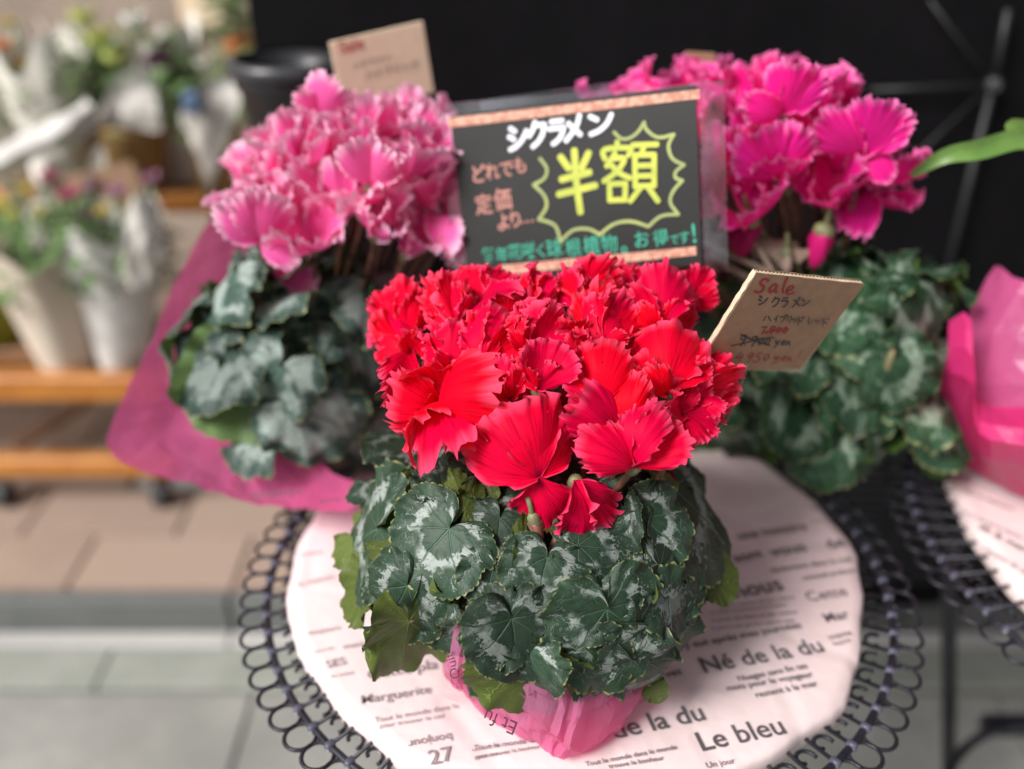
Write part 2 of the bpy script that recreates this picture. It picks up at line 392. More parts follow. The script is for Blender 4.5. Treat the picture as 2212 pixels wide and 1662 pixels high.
MOSS = mottled('mossy_gutter', ((.25, .265, .23), (.31, .315, .285), (.20, .235, .19)), 8)
PALE = mottled('pale_edge_stone', ((.42, .41, .39), (.36, .355, .34), (.44, .43, .41)), 12)
KERBM = mottled('dark_kerb_stone', ((.10, .11, .105), (.15, .155, .15), (.12, .125, .12)), 14)
TILE = mottled('terracotta_tile', ((.36, .255, .195), (.42, .31, .245), (.34, .25, .20)), 10)
GROUT = mottled('grey_grout', ((.36, .355, .345), (.40, .39, .38), (.33, .33, .33)), 16)
g = MB(); g.add([(-60, -60, -.02), (60, -60, -.02), (60, 60, -.02), (-60, 60, -.02)], [(0, 1, 2, 3)])
ground = tag(g.build('ground', PAVE), kind='structure')
pave = bpy.data.objects.new('pavement', None); place(pave, None, Vector((0, 0, -.02))); tag(pave, kind='structure')
random.seed(3)
sx = .62
slab_m = mesh(MB().box((0, 0, 0), (sx - .004, .50 - .004, .04), bev=.004).v, MB().box((0, 0, 0), (sx - .004, .50 - .004, .04), bev=.004).f, PAVE, False)
for r_ in range(4):
    for c_ in range(9):
        obj('slab', slab_m, pave, Vector((-2.6 + c_ * sx + .17 * (r_ % 2), 1.086 - .25 - r_ * .5, -.021 + random.uniform(-.0015, .0015))))
gm = MB().box((0, 0, 0), (.798, .088, .04), bev=.004); gut_m = mesh(gm.v, gm.f, MOSS, False)
pm = MB().box((0, 0, 0), (.798, .035, .04), bev=.004); pal_m = mesh(pm.v, pm.f, PALE, False)
km = MB().box((0, 0, 0), (.595, .03, .15), bev=.005); ker_m = mesh(km.v, km.f, KERBM, False)
gutter = bpy.data.objects.new('gutter', None); place(gutter, None, Vector((0, 1.1, 0))); tag(gutter, kind='structure')
for c_ in range(8):
    obj('gutter_block', gut_m, gutter, Vector((-2.7 + c_ * .8, 1.136, -.016)))
    obj('edge_block', pal_m, gutter, Vector((-2.7 + c_ * .8 + .2, 1.2005, -.012)))
kerb = bpy.data.objects.new('kerb', None); place(kerb, None, Vector((0, KERB_Y + .06, 0))); tag(kerb, kind='structure')
for c_ in range(10):
    obj('kerb_stone', ker_m, kerb, Vector((-2.6 + c_ * .6, KERB_Y + .015, STEP - .075 - .001)))
tb = MB().box((0, 3.28, STEP - .045), (9, 4.05, .06)); terrace = tag(tb.build('terrace', GROUT), kind='structure')
tw, tl = .30, .15
random.seed(5)
tmesh = MB().box((0, 0, 0), (tw - .006, tl - .006, .016), bev=.002); tile_m = mesh(tmesh.v, tmesh.f, TILE, False)
for r_ in range(10):
    for c_ in range(11):
        x = -2.75 + c_ * tw + (r_ % 2) * tw / 2; y = KERB_Y + .034 + tl / 2 + r_ * tl
        if random.random() < .06: continue
        mw = Matrix.Translation((x, y, STEP - .009 + random.uniform(-.001, .001)))
        obj('tile', tile_m, terrace, mw)
WALLM = mottled('speckled_wall_render', ((.36, .29, .235), (.42, .34, .28), (.31, .25, .205)), 30, .9, .8, .004)
wl = MB().box((-1.2, 2.62, 1.5), (5.0, .2, 3.2)); wall = wl.build('shop_wall', WALLM, None, (-1.2, 2.6, 0))
tag(wall, 'brownish grey speckled shop wall behind the plant rack', 'wall')
CARD = plain('kraft_card', (.32, .195, .12), (.285, .17, .105), .85, 120, .3, .0004)
CARD_PALE = plain('pale_kraft_card', (.86, .69, .50), (.80, .64, .46), .85, 60, .2, .0004)
c0 = at_y(442, 12, 2.49); wc = MB().box(c0, (.125, .006, .09)).build('wall_notice', CARD_PALE, None, c0)
tag(wc, 'pale beige card on the speckled wall above the rack', 'notice')

# ------------------------------------------------------------------ black backdrop
CLOTH = plain('black_cloth', (.0030, .0027, .0036), (.0045, .004, .005), .85, 12, .5, .003, 0, .12)
RODM = plain('dark_grey_rod', (.011, .011, .013), (.015, .015, .017), .5, 20, .1)
BY = 1.215
bL = at_y(540, 40, BY).x
bd = empty('black_backdrop', (.6, BY, STEP), 'black cloth backdrop with grey crossing rods behind the cyclamens', 'backdrop')
nx, nz = 60, 40
vs, fs = [], []
x0, x1, z0, z1 = bL, 1.75, STEP + .002, 1.95
for j in range(nz + 1):
    for i in range(nx + 1):
        x = x0 + (x1 - x0) * i / nx; z = z0 + (z1 - z0) * j / nz
        vs.append((x, BY + .006 * math.sin(x * 7 + z * 2) + .004 * math.sin(x * 17 + 1.3 * z), z))
for j in range(nz):
    for i in range(nx): fs.append((j * (nx + 1) + i, j * (nx + 1) + i + 1, (j + 1) * (nx + 1) + i + 1, (j + 1) * (nx + 1) + i))
o = Vector((.6, BY, STEP)); obj('cloth', mesh([Vector(v) - o for v in vs], fs, CLOTH), bd, o)
RY = BY - .022
hub = at_y(2145, 183, RY)
def rod(a, b_, r): MB().tube([a, b_], r, 8).build('rod', RODM, bd, smooth=True)
rod(at_y(2178, 20, RY), hub + Vector((0, 0, .008)), .005); rod(hub + Vector((0, 0, -.008)), at_y(2020, 690, RY), .005)
rod(at_y(2008, 0, RY), hub + Vector((-.008, 0, .006)), .0022); rod(at_y(1880, 195, RY), hub + Vector((-.01, 0, 0)), .0028)
rod(at_y(1880, 430, RY), hub + Vector((-.008, 0, -.006)), .0016)
hm = MB(); hm.tube([hub + Vector((0, -.012, 0)), hub + Vector((0, -.004, 0)), hub + Vector((0, .008, 0))], [.006, .010, .010], 14); hm.build('hub', plain('hub_plastic', (.05, .05, .055), rough=.5), bd)
for xx in (x0 + .012, 1.62):
    MB().tube([(xx, BY + .02, STEP), (xx, BY + .02, 1.95)], .011, 10).build('upright', BLACKPL, bd, smooth=True)
rb = MB()
for k in range(30): rb.box((.55, BY - .012, .14 + k * .0165), (.75, .006, .008))
# the lower part carries a ribbed black mat
rb.build('ribbed_mat', plain('ribbed_black_rubber', (.010, .010, .012), (.02, .02, .023), .7, 40, .4, .002), bd)

# black bucket behind the pink plant
bc = at_y(612, 300, 1.10)
bk = empty('black_bucket', (bc.x, 1.10, STEP), 'black plastic bucket standing behind the pink cyclamen', 'bucket')
def bucket_at(y):
    t_, b_ = at_y(505, 130, y), at_y(548, 300, y)
    cx = at_y(622, 130, y).x
    rt = cx - t_.x; rbm = cx - b_.x
    return cx, t_.z, rt, rbm, b_.z
cx, zt, rt_, rb_, zb = bucket_at(1.10)
sl = (rt_ - rb_) / (zt - zb); zbot = .0 + STEP + .32
mb = MB(); mb.lathe([(rt_ - sl * (zt - zbot), zbot), (rt_ - .004, zt - .03), (rt_, zt - .028), (rt_ + .003, zt), (rt_ - .004, zt + .001), (rt_ - .008, zt - .03), (rt_ - sl * (zt - zbot) - .006, zbot + .01), (.001, zbot + .01)], 40, (cx, 1.10, 0))
mb.build('bucket_body', BLACKPL, bk, smooth=True)
MB().lathe([(rt_ + .001, zt - .012), (rt_ + .007, zt - .010), (rt_ + .007, zt + .002), (rt_ - .002, zt + .004)], 40, (cx, 1.10, 0)).build('rim', plain('worn_black_rim', (.03, .032, .038), (.05, .05, .055), .35), bk, smooth=True)
st = MB()
for (dx, dy) in ((-.07, -.07), (.07, -.07), (.07, .07), (-.07, .07)): st.tube([(cx + dx, 1.10 + dy * .6, STEP), (cx + dx * .9, 1.10 + dy * .6, zbot)], .008, 8)
st.build('stand', BLACKPL, bk)

# ------------------------------------------------------------------ wire tables with paper covers
def paper_mat():
    m, t, p = M('printed_paper'); b = NB(t); co = b.obj()
    f = b.noise(co, 7, 4); 
    b.L(b.mix(b.sm(f, .35, .7), (.80, .66, .655), (.74, .585, .58)), p.inputs['Base Color'])  # pink base stands in for light bounced off the cellophane and petals
    p.inputs['Roughness'].default_value = .55; p.inputs['Specular IOR Level'].default_value = .35
    vv = b.n('ShaderNodeTexVoronoi', feature='DISTANCE_TO_EDGE'); b.L(co, vv.inputs['Vector']); vv.inputs['Scale'].default_value = 11
    b.bump(b.m('ADD', b.m('ADD', b.noise(co, 12, 3), b.m('MULTIPLY', b.sm(vv.outputs['Distance'], 0, .12), .25)), b.m('MULTIPLY', b.noise(co, 60, 3), .25)), p, .5, .006); return m
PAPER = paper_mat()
INK = plain('grey_ink', (.085, .075, .085), (.12, .11, .12), .7, 40, 0)
INK_PALE = plain('pale_ink', (.26, .22, .24), (.30, .25, .27), .7, 40, 0)
def wire_table(c, R, RR, label, cover_label, nsp=64, seed=1, legs=()):
    t = empty('wire_table', (c[0], c[1], 0), label, 'table', 'black wire garden tables')
    z = TZ - .012
    cc = Vector((c[0], c[1], z))
    ring = lambda r, dz=0.0, n=72: [(c[0] + r * math.cos(2 * math.pi * k / n), c[1] + r * math.sin(2 * math.pi * k / n), z + dz) for k in range(n)]
    MB().tube(ring(RR - .020), .0028, 8, True).build('rim_ring', IRON, t, smooth=True)
    MB().tube(ring(.12), .003, 8, True).build('inner_ring', IRON, t, smooth=True)
    sp = MB(); sp.tube([(.118, 0, .002), (RR - .018, 0, .002)], .0015, 6); spm = mesh(sp.v, sp.f, IRON)
    lp = MB(); n = 18; lr = (RR - .008) * math.pi / nsp * 1.02
    lp.tube([(RR - .010 + lr * math.cos(2 * math.pi * k / n), lr * math.sin(2 * math.pi * k / n), .0) for k in range(n)], .0015, 6, True); lpm = mesh(lp.v, lp.f, IRON)
    cu = MB(); pts = []
    for k in range(16):
        a = k / 15 * 4.6; rr2 = .0085 * (1 - .045 * k)
        pts.append((RR - .034 + rr2 * math.cos(a + 1.2), .0062 + rr2 * math.sin(a + 1.2), .0))
    cu.tube(pts, .0015, 6); cum = mesh(cu.v, cu.f, IRON)
    cl = MB(); cl.box((RR - .020, 0, .0015), (.007, .005, .006), bev=.001); clm = mesh(cl.v, cl.f, plain('iron_clip', (.10, .10, .14), (.06, .06, .09), .35, 60, .1))
    for k in range(nsp):
        mw = Matrix.Translation(cc) @ Matrix.Rotation(2 * math.pi * k / nsp, 4, 'Z')
        obj('spoke', spm, t, mw); obj('rim_loop', lpm, t, mw); obj('curl', cum, t, mw); obj('clip', clm, t, mw)
    for (a, spl) in legs:
        d = Vector((math.cos(a), math.sin(a), 0)); 
        MB().tube([cc + d * .17 + Vector((0, 0, -.006)), cc + d * (.17 + spl * .4) + Vector((0, 0, -.3)), Vector((c[0], c[1], 0)) + d * (.17 + spl)], .009, 10).build('leg', IRON, t, smooth=True)
    MB().tube([(c[0] + .17 * math.cos(2 * math.pi * k / 48), c[1] + .17 * math.sin(2 * math.pi * k / 48), .28) for k in range(48)], .006, 8, True).build('leg_ring', IRON, t, smooth=True)
    # paper cover over a round board
    rg = random.Random(seed); cv = empty('table_cover', (c[0], c[1], TZ - .006), cover_label, 'table cover', 'printed paper table covers')
    n, prof = 96, [(.002, 0), (.05, 0), (.10, 0), (.15, 0), (R * .84, 0), (R - .012, 0), (R - .003, -.001), (R, -.005), (R + .0005, -.014), (R - .002, -.020)]
    fac = [rg.uniform(0, .010) for _ in range(9)]
    def wob(r, zz, a, i):
        k = a / (2 * math.pi) * 9; j = int(k) % 9; f = k - int(k)
        flat = fac[j] * (4 * f * (1 - f))          # straight folds between nine corners
        q = (r / R) ** 8
        return r - q * flat + q * .0012 * math.sin(a * 23), zz + TZ + (.0016 * math.sin(a * 5 + 1) + .001 * math.sin(a * 11)) * q * .5
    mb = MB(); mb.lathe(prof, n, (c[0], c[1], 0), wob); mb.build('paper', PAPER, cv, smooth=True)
    bo = MB(); bo.lathe([(.001, TZ - .003), (R - .018, TZ - .003), (R - .018, TZ - .0092), (.001, TZ - .0092)], 64, (c[0], c[1], 0)); bo.build('board', plain('board_wood', (.3, .22, .14)), cv)
    return t, cv
T1 = (.052, .588); R1, RR1 = .232, .268
table1, cover1 = wire_table(T1, R1, RR1, 'black wire table with curled rim under the red cyclamen', 'white printed paper cover, pink bounce light painted in, under the red cyclamen', 78, 4, ((-2.1, .05), (-.45, .05), (1.9, .05)))
T2 = (.652, .615)
table2, cover2 = wire_table(T2, .262, .315, 'black wire table cut off by the right edge of the picture', 'printed paper cover, pink bounce light painted in, on the right-hand table', 90, 7, ((-1.2, .06), (1.0, .06)))
lg0, lg1 = at_y(2050, 1010, .80), at_y(2050, 1960, .80)
MB().tube([Vector((lg0.x + .03, .76, TZ - .014)), at_y(2050, 1200, .80), lg1 + Vector((0, 0, 0)) if lg1.z > 0 else at_z(2050, 1925, .0)], .0085, 10).build('leg', IRON, table2, smooth=True)
MB().box((at_y(2330, 1565, .86).x, .86, at_y(2330, 1567, .86).z), (.26, .02, .022)).build('crossbar', IRON, table2)

# lettering on paper
TXT = bpy.data.curves.new('lettering', 'FONT'); TXO = bpy.data.objects.new('lettering_source', TXT); COL.objects.link(TXO)
def text_mesh(body, offset=0.0, shear=0.0):
    TXT.body = body; TXT.offset = offset; TXT.shear = shear; TXT.resolution_u = 3
    dg = bpy.context.evaluated_depsgraph_get(); TXO.update_tag(); dg.update()
    m = bpy.data.meshes.new_from_object(TXO.evaluated_get(dg))
    v = np.array([p.co[:] for p in m.vertices]); f = [tuple(p.vertices) for p in m.polygons]
    bpy.data.meshes.remove(m); return v, f
def put_text(body, p0, p1, n, parent, mat, hscale=1.0, lift=.0006, offset=0.0, name='lettering', mirror=False, shear=0.0):
    v, f = text_mesh(body, offset, shear)
    x0, x1 = v[:, 0].min(), v[:, 0].max()
    if mirror: v[:, 0] = x0 + x1 - v[:, 0]
    ex = p1 - p0; s = ex.length / (x1 - x0); ex = ex.normalized(); ey = n.cross(ex).normalized()
    o = W[parent.name].translation
    vs = [p0 + n * lift + ex * ((q[0] - x0) * s) + ey * (q[1] * s * hscale) - o for q in v]
    return obj(name, mesh(vs, f, mat, False), parent, Vector(o))
ZP = Vector((0, 0, 1))
def ptxt(body, a, b_, off=0.0, mat=INK, hs=1.0, flip=False):
    zt = TZ + .0009
    A, B = at_z(*a, zt), at_z(*b_, zt)
    if flip: A, B = B, A
    put_text(body, A, B, ZP, cover1, mat, hs, .0004, off)
def z2b(x, y): return (x * .4208 + 1302.5, y * .4208 + 962.7)
def z5(x, y): return (x * .3697 + 594.6, y * .3697 + 1047.7)
def z4(x, y): return (x * .4096 + 962.7, y * .4096 + 1245.9)
for body, a, b_, off in [
    ('Né de la du', (525, 1168), (1140, 1057), .012), ('Le bleu', (512, 1570), (945, 1478), .012), ('de la du', (60, 1508), (530, 1408), .012),
    ('Nuages sans fin tes', (700, 1212), (1052, 1142), .01), ('mots pour le voyageur', (640, 1262), (1080, 1186), .01), ('restent à la mer', (790, 1296), (1105, 1234), .01),
    ('Cette', (1060, 802), (1262, 768), .0), ('Mar', (1150, 908), (1272, 884), .012), ('Il y eut après mes journées', (385, 1052), (1022, 935), .012),
    ('et puis la ville qui dort sous la neige', (560, 948), (985, 905), 0), ('le jardin des fleurs et des oiseaux', (560, 908), (1000, 862), 0), ('un matin de printemps sur la place', (560, 868), (945, 822), 0), ('dans la lumière du soir à Paris', (600, 838), (985, 786), 0),
    ('nous', (690, 785), (935, 738), .012), ('seulement dans la nuit', (865, 652), (1285, 592), .012), ('sommeil profond', (1030, 692), (1295, 650), .012),
    ('sont', (685, 600), (830, 570), .012), ('vous', (872, 572), (1052, 540), .012), ('de', (1170, 537), (1255, 512), .012), ('une histoire', (700, 482), (1052, 430), .012),
    ('petite chanson du vent', (1050, 270), (1195, 250), 0), ('la plus belle rose', (1060, 330), (1215, 305), 0), ('trois jours plus tard', (1070, 400), (1235, 375), 0), ('vez', (330, 1195), (412, 1172), .01), ('trente', (1165, 1000), (1280, 970), 0), ('heures', (1190, 1030), (1275, 1005), 0)]:
    ptxt(body, z2b(*a), z2b(*b_), off)
ptxt('Tout le monde dans le monde', z4(740, 1003), z4(1222, 910), .01); ptxt('trouve le bonheur', z4(862, 1014), z4(1152, 968), .01)
ptxt('Tout le monde dans', z4(150, 918), z4(520, 868), .008); ptxt('pour trouver le bonheur', z4(160, 962), z4(500, 905), .008)
ptxt('Un jour', z4(1380, 1012), z4(1530, 985), 0)
for body, a, b_, off in [('Cette pla', (540, 1140), (950, 1075), 0), ('Marguerite', (505, 1282), (912, 1218), .01), ('bonjour', (770, 1500), (1025, 1452), .012), ('27', (905, 1640), (1045, 1608), .015),
    ('Tout le monde dans la', (580, 1392), (1070, 1305), .005), ('pour trouver le ciel', (610, 1425), (985, 1362), .005), ('SES', (300, 1075), (415, 1048), .01), ('matinée', (400, 960), (580, 930), .008), ('seconde', (225, 985), (345, 960), .008),
    ('toujours', (190, 880), (380, 845), .008), ('la maison', (130, 595), (340, 545), .008), ('rivière', (140, 420), (270, 400), .008), ('au soleil', (320, 1130), (455, 1108), .005), ('fin', (560, 1010), (640, 995), .008), ('encore un', (1150, 1560), (1300, 1530), .005), ('petit pas', (1165, 1605), (1300, 1580), .005)]:
    ptxt(body, z5(*a), z5(*b_), off * .3, INK_PALE, 1.0, a[1] == 1500)
for k, (body, a, b_) in enumerate([('une lettre du matin pour', (2052, 1050), (2190, 1105)), ('toi et moi sur le chemin', (2075, 1105), (2205, 1165)), ('de la mer', (2110, 1140), (2215, 1195)), ('chanson du vent', (2120, 1185), (2230, 1250))]):
    zt = TZ + .0009; put_text(body, at_z(*a, zt), at_z(*b_, zt), ZP, cover2, INK, 1.2, .0004, .006)

# ------------------------------------------------------------------ hero red cyclamen
def crown_pot(parent, c, zpot, r=.062, mat=POT):
    MB().lathe([(.001, TZ + .003), (r * .72, TZ + .003), (r * .98, TZ + zpot - .012), (r * 1.03, TZ + zpot - .011), (r * 1.03, TZ + zpot), (r * .97, TZ + zpot), (r * .95, TZ + zpot - .012)], 36, (c.x, c.y, 0)).build('pot', mat, parent, smooth=True)
    rg = random.Random(1)
    MB().lathe([(.001, TZ + zpot - .006), (r * .5, TZ + zpot - .008), (r * .96, TZ + zpot - .013)], 30, (c.x, c.y, 0)).build('soil', SOIL, parent, smooth=True)
def bez_stem(B, foot, sag=0.02, n=8, neck=True):
    pts = []
    top = B + Vector((0, 0, 0))
    mid = (top + foot) / 2 + Vector(((top.x - foot.x) * .15, (top.y - foot.y) * -.1, 0))
    for k in range(n):
        t = k / (n - 1); pts.append(foot * (1 - t) ** 2 + mid * 2 * t * (1 - t) + top * t * t)
    return pts
def flower_obj(plant, B, foot, axis, stem_r=.0021):
    Bs = B + (B - CAM).normalized() * .009
    mb = MB(); pts = bez_stem(Bs, foot); mb.tube(pts, [stem_r * 1.15 if k < 3 else stem_r for k in range(len(pts))], 8)
    o = obj('flower', mesh([p - B for p in mb.v], mb.f, STEM), plant, Vector(B))
    cb = MB(); a = axis.normalized(); Bc = B + (B - CAM).normalized() * .006; cb.tube([Bc - a * .008, Bc - a * .004, Bc + a * .001, Bc + a * .003], [.002, .0042, .0044, .003], 10)
    obj('calyx', mesh([p - B for p in cb.v], cb.f, SEPAL), o, Vector(B))
    return o
def pet_px(fl, B, T, wf, bend, cup, roll, seed, mat, tipc=0.0, pitch=.0, twist=0.0, ruf=.05, fold=0.0):
    L = (T - B).length
    mid = (B + T) / 2; v = (CAM - mid).normalized()
    zh = v + RT * roll + UP * pitch
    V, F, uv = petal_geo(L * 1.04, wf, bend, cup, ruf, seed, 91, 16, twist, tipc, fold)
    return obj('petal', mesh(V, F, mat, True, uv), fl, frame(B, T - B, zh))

RP = empty('red_cyclamen', (.03, .50, TZ), 'red frilled cyclamen in flower at the front of the wire table', 'cyclamen', 'cyclamens on the wire table')
crown_pot(RP, Vector((.03, .49, 0)), .085, .062, plain('pale_plastic_pot', (.55, .42, .40), (.5, .38, .36), .5, 30, .1))
FC, FR = Vector((.030, .535, TZ + .185)), (.122, .105, .074)
LC, LR = Vector((.018, .488, TZ + .080)), (.130, .108, .092)
def z1(x, y): return (x * .4224 + 736.2, y * .4224 + 538)
def zL(x, y): return (x * .455 + 679.6, y * .455 + 906)
# base (x,y), depth push, petals (tipx,tipy,width,bend,cup,roll,tip push,tipcurl,twist)
HERO = [
 ((1010,1168), .0, [(765,870,1.12,.06,-.5,-.25,-.004,0,.1),(1085,760,1.0,.05,-.4,.25,.006,.05,0),(1045,1425,.98,.10,-.5,.1,-.004,0,0),(1120,840,.7,.0,.3,.5,.012,0,0)]),
 ((1200,1185), .0, [(1310,1475,.9,.08,-.5,.1,-.006,0,0),(1395,1370,.6,.05,-.3,.5,.002,0,0),(1180,1330,.5,0,0,-.4,.012,0,0)]),
 ((495,812), .026, [(285,800,.98,.12,-.5,.5,-.010,-.08,.2),(745,745,.80,.14,-.6,-.4,-.008,.08,-.2),(540,590,1.1,-.12,.6,-.1,.004,.1,0),(365,915,.95,.08,-.4,-.3,-.014,0,0),(660,950,.72,.05,-.4,.2,-.006,0,0)]),
 ((1420,945), .006, [(1230,770,.95,.08,-.4,-.2,-.004,.0,0),(1520,640,.58,.12,-.5,.1,-.002,0,0),(1480,760,.6,0,0,.6,.01,0,0)]),
 ((1500,1115), -.002, [(1250,960,.72,.10,-.5,-.3,-.004,.05,.3),(1560,800,.66,.10,-.7,-.3,-.010,-.08,0),(1720,880,.8,.05,.45,.5,-.002,.05,0),(1420,1095,.6,.05,-.2,-.2,.004,0,0)]),
 ((1745,850), .006, [(1930,930,.85,.06,.2,.3,-.004,.08,.3),(1830,1010,.8,.08,-.4,.1,-.008,0,0),(1690,770,.6,.05,-.2,-.4,-.004,0,0),(1880,700,.6,.0,.2,.5,.004,0,0)]),
 ((1770,740), .010, [(1930,530,.85,.05,-.3,.2,0,.12,.2),(2040,700,.75,.05,.2,.5,.002,.1,-.2),(1960,830,.6,.05,-.3,.4,-.006,0,0),(1860,560,.55,.05,-.5,-.2,-.008,0,0)]),
 ((1665,745), .004, [(1690,375,1.18,.06,-.45,.1,-.006,0,0),(1590,610,.6,.08,-.5,-.2,-.008,0,0),(1500,600,.62,0,.3,-.5,.006,0,0)]),
 ((1630,420), .004, [(1640,95,.78,.06,-.5,.0,-.002,.08,0),(1770,300,.7,.05,-.3,.5,-.006,.05,0),(1470,220,.7,.03,.2,-.4,.004,.1,.2),(1530,300,.6,.08,-.4,-.3,-.008,0,0)]),
 ((1775,300), .012, [(1845,90,.75,.03,.3,.4,0,.1,.4),(1770,200,.55,0,.4,-.4,.004,.1,0),(1830,250,.6,.05,0,.5,-.004,.0,0)]),
 ((1000,722), .004, [(1095,470,.98,.08,.35,.2,-.008,.06,0),(905,560,.6,.05,-.3,-.4,-.006,0,0),(1120,600,.7,0,-.3,.6,0,0,0)]),
 ((930,530), .006, [(850,350,.66,.10,-.8,-.5,-.006,0,0),(940,350,.62,-.05,.5,.4,.0,.05,0),(880,430,.5,.05,-.3,0,-.008,0,0)]),
 ((1350,790), .004, [(1275,475,.95,.10,-.7,.0,-.008,-.06,0),(1440,560,.7,.03,.2,.6,.004,.05,0),(1180,650,.6,.05,-.2,-.5,.006,0,0)]),
 ((1350,480), .004, [(1280,250,.95,.07,-.5,-.1,-.004,0,0),(1440,270,.8,.0,.2,.6,.004,.1,0),(1470,440,.7,.05,0,.6,.0,.05,0),(1340,200,.8,0,.2,.1,.01,.1,0)]),
 ((970,520), .010, [(1070,265,.9,.06,-.4,.2,-.002,0,0),(1150,330,.7,.03,.1,.5,.004,.05,0)]),
 ((730,590), .004, [(735,270,.62,.12,-.8,-.2,-.008,0,0),(800,330,.5,.0,.5,.5,-.002,.1,0),(650,420,.8,.05,-.2,-.4,.0,.08,0)]),
 ((560,590), .006, [(590,375,.95,.08,-.3,.1,-.004,.12,0),(420,470,.8,.05,.2,-.4,.0,.12,.3),(470,560,.7,.06,-.2,-.4,-.004,.1,0)]),
 ((600,395), .006, [(590,175,.8,.06,-.4,.0,-.002,.05,0),(680,250,.7,.03,0,.5,.002,.05,0),(480,170,.6,.03,.2,-.4,.008,.1,0)]),
 ((355,450), .006, [(300,150,.66,.08,-.6,-.4,.0,0,.15),(420,215,.72,.0,.45,.4,-.004,.05,0),(470,330,.66,.05,-.2,.6,.0,.0,0),(330,220,.5,.05,.3,0,.004,.05,0)]),
 ((350,525), .004, [(175,510,.62,.08,-.3,-.2,-.004,0,0),(235,735,.5,.12,-.6,-.1,-.006,-.1,.2),(400,480,.6,.05,0,.2,-.004,.1,0)]),
 ((720,270), .006, [(730,85,1.0,.06,-.4,0,.0,.1,0),(610,140,.8,.05,0,-.4,.004,.1,0),(860,130,.8,.03,.1,.5,.004,.1,0),(840,260,.8,.08,-.2,.3,-.006,.08,0)]),
 ((1000,300), .010, [(985,125,.9,.05,-.3,0,0,.08,0),(1080,160,.7,.03,.1,.5,.004,.08,0),(900,170,.7,.03,.1,-.5,.004,.08,0)]),
 ((1210,290), .008, [(1270,70,.98,.06,-.4,.1,0,.06,0),(1150,120,.8,.03,.1,-.4,.004,.1,0),(1390,110,.75,.03,.1,.6,.006,.08,0)]),
 ((1470,260), .014, [(1550,80,.6,.03,.3,.3,.0,.1,.4),(1430,110,.6,.03,.2,-.4,.004,.1,0)]),
 ((860,770), .008, [(800,560,.7,.08,-.4,-.2,-.002,.0,0),(900,620,.5,.05,-.3,.4,-.004,0,0),(760,700,.6,.0,.3,-.5,.004,0,0)]),
 ((1200,450), .014, [(1190,355,.9,.06,-.2,0,-.004,.1,0),(1240,480,.8,.05,0,.3,-.006,.1,.2)]),
 ((1250,560), .012, [(1190,420,.7,.05,-.2,-.2,0,.05,0),(1130,500,.6,.05,0,-.4,0,.05,0)]),
 ((860,400), .016, [(880,240,.9,.05,-.2,.1,0,.1,0),(960,300,.7,.05,0,.5,.002,.1,0)]),
]
rng = random.Random(11)
for fi, (b_, push, pets) in enumerate(HERO):
    B = at_ell(*z1(*b_), FC, FR, .92, push) if b_[1] < 1100 else at_y(*z1(*b_), .437)
    foot = Vector((.03 + rng.uniform(-.025, .025) + (B.x - .03) * .18, .495 + rng.uniform(-.02, .02) + (B.y - .495) * .15, TZ + .075))
    fl = flower_obj(RP, B, foot, B - foot)
    for pi, (tx, ty, wf, bend, cup, roll, dd, tc, tw_) in enumerate(pets):
        T = at_ell(*z1(tx, ty), FC, FR, 1.0, dd, B)
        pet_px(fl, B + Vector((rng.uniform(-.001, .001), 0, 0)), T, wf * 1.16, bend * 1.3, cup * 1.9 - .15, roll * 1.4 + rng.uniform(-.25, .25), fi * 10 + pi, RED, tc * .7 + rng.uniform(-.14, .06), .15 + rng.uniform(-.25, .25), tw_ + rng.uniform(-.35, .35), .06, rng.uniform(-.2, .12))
    m0 = Vector((sum(q[0] for q in pets) / len(pets) - b_[0], sum(q[1] for q in pets) / len(pets) - b_[1], 0))
    ln = max(math.hypot(q[0] - b_[0], q[1] - b_[1]) for q in pets)
    for k in range(max(1, 5 - len(pets))):
        if b_[1] > 1100: break
        an = math.atan2(m0.y, m0.x) * .5 + (-math.pi / 2) * .5 + rng.uniform(-1.0, 1.0) if m0.y < 0 else rng.uniform(-2.4, -.7)
        lk = min(ln, 300) * rng.uniform(.75, 1.0)
        T = at_ell(*z1(b_[0] + lk * math.cos(an), max(120, b_[1] + lk * math.sin(an))), FC, FR, .97, rng.uniform(.004, .016), B)
        pet_px(fl, B, T, rng.uniform(.65, .9), rng.uniform(0, .1), rng.uniform(-.9, .6), rng.uniform(-1.1, 1.1), fi * 10 + 5 + k, RED, rng.uniform(0, .12), rng.uniform(-.2, .4), rng.uniform(-.6, .6), .06, rng.uniform(-.35, .2))
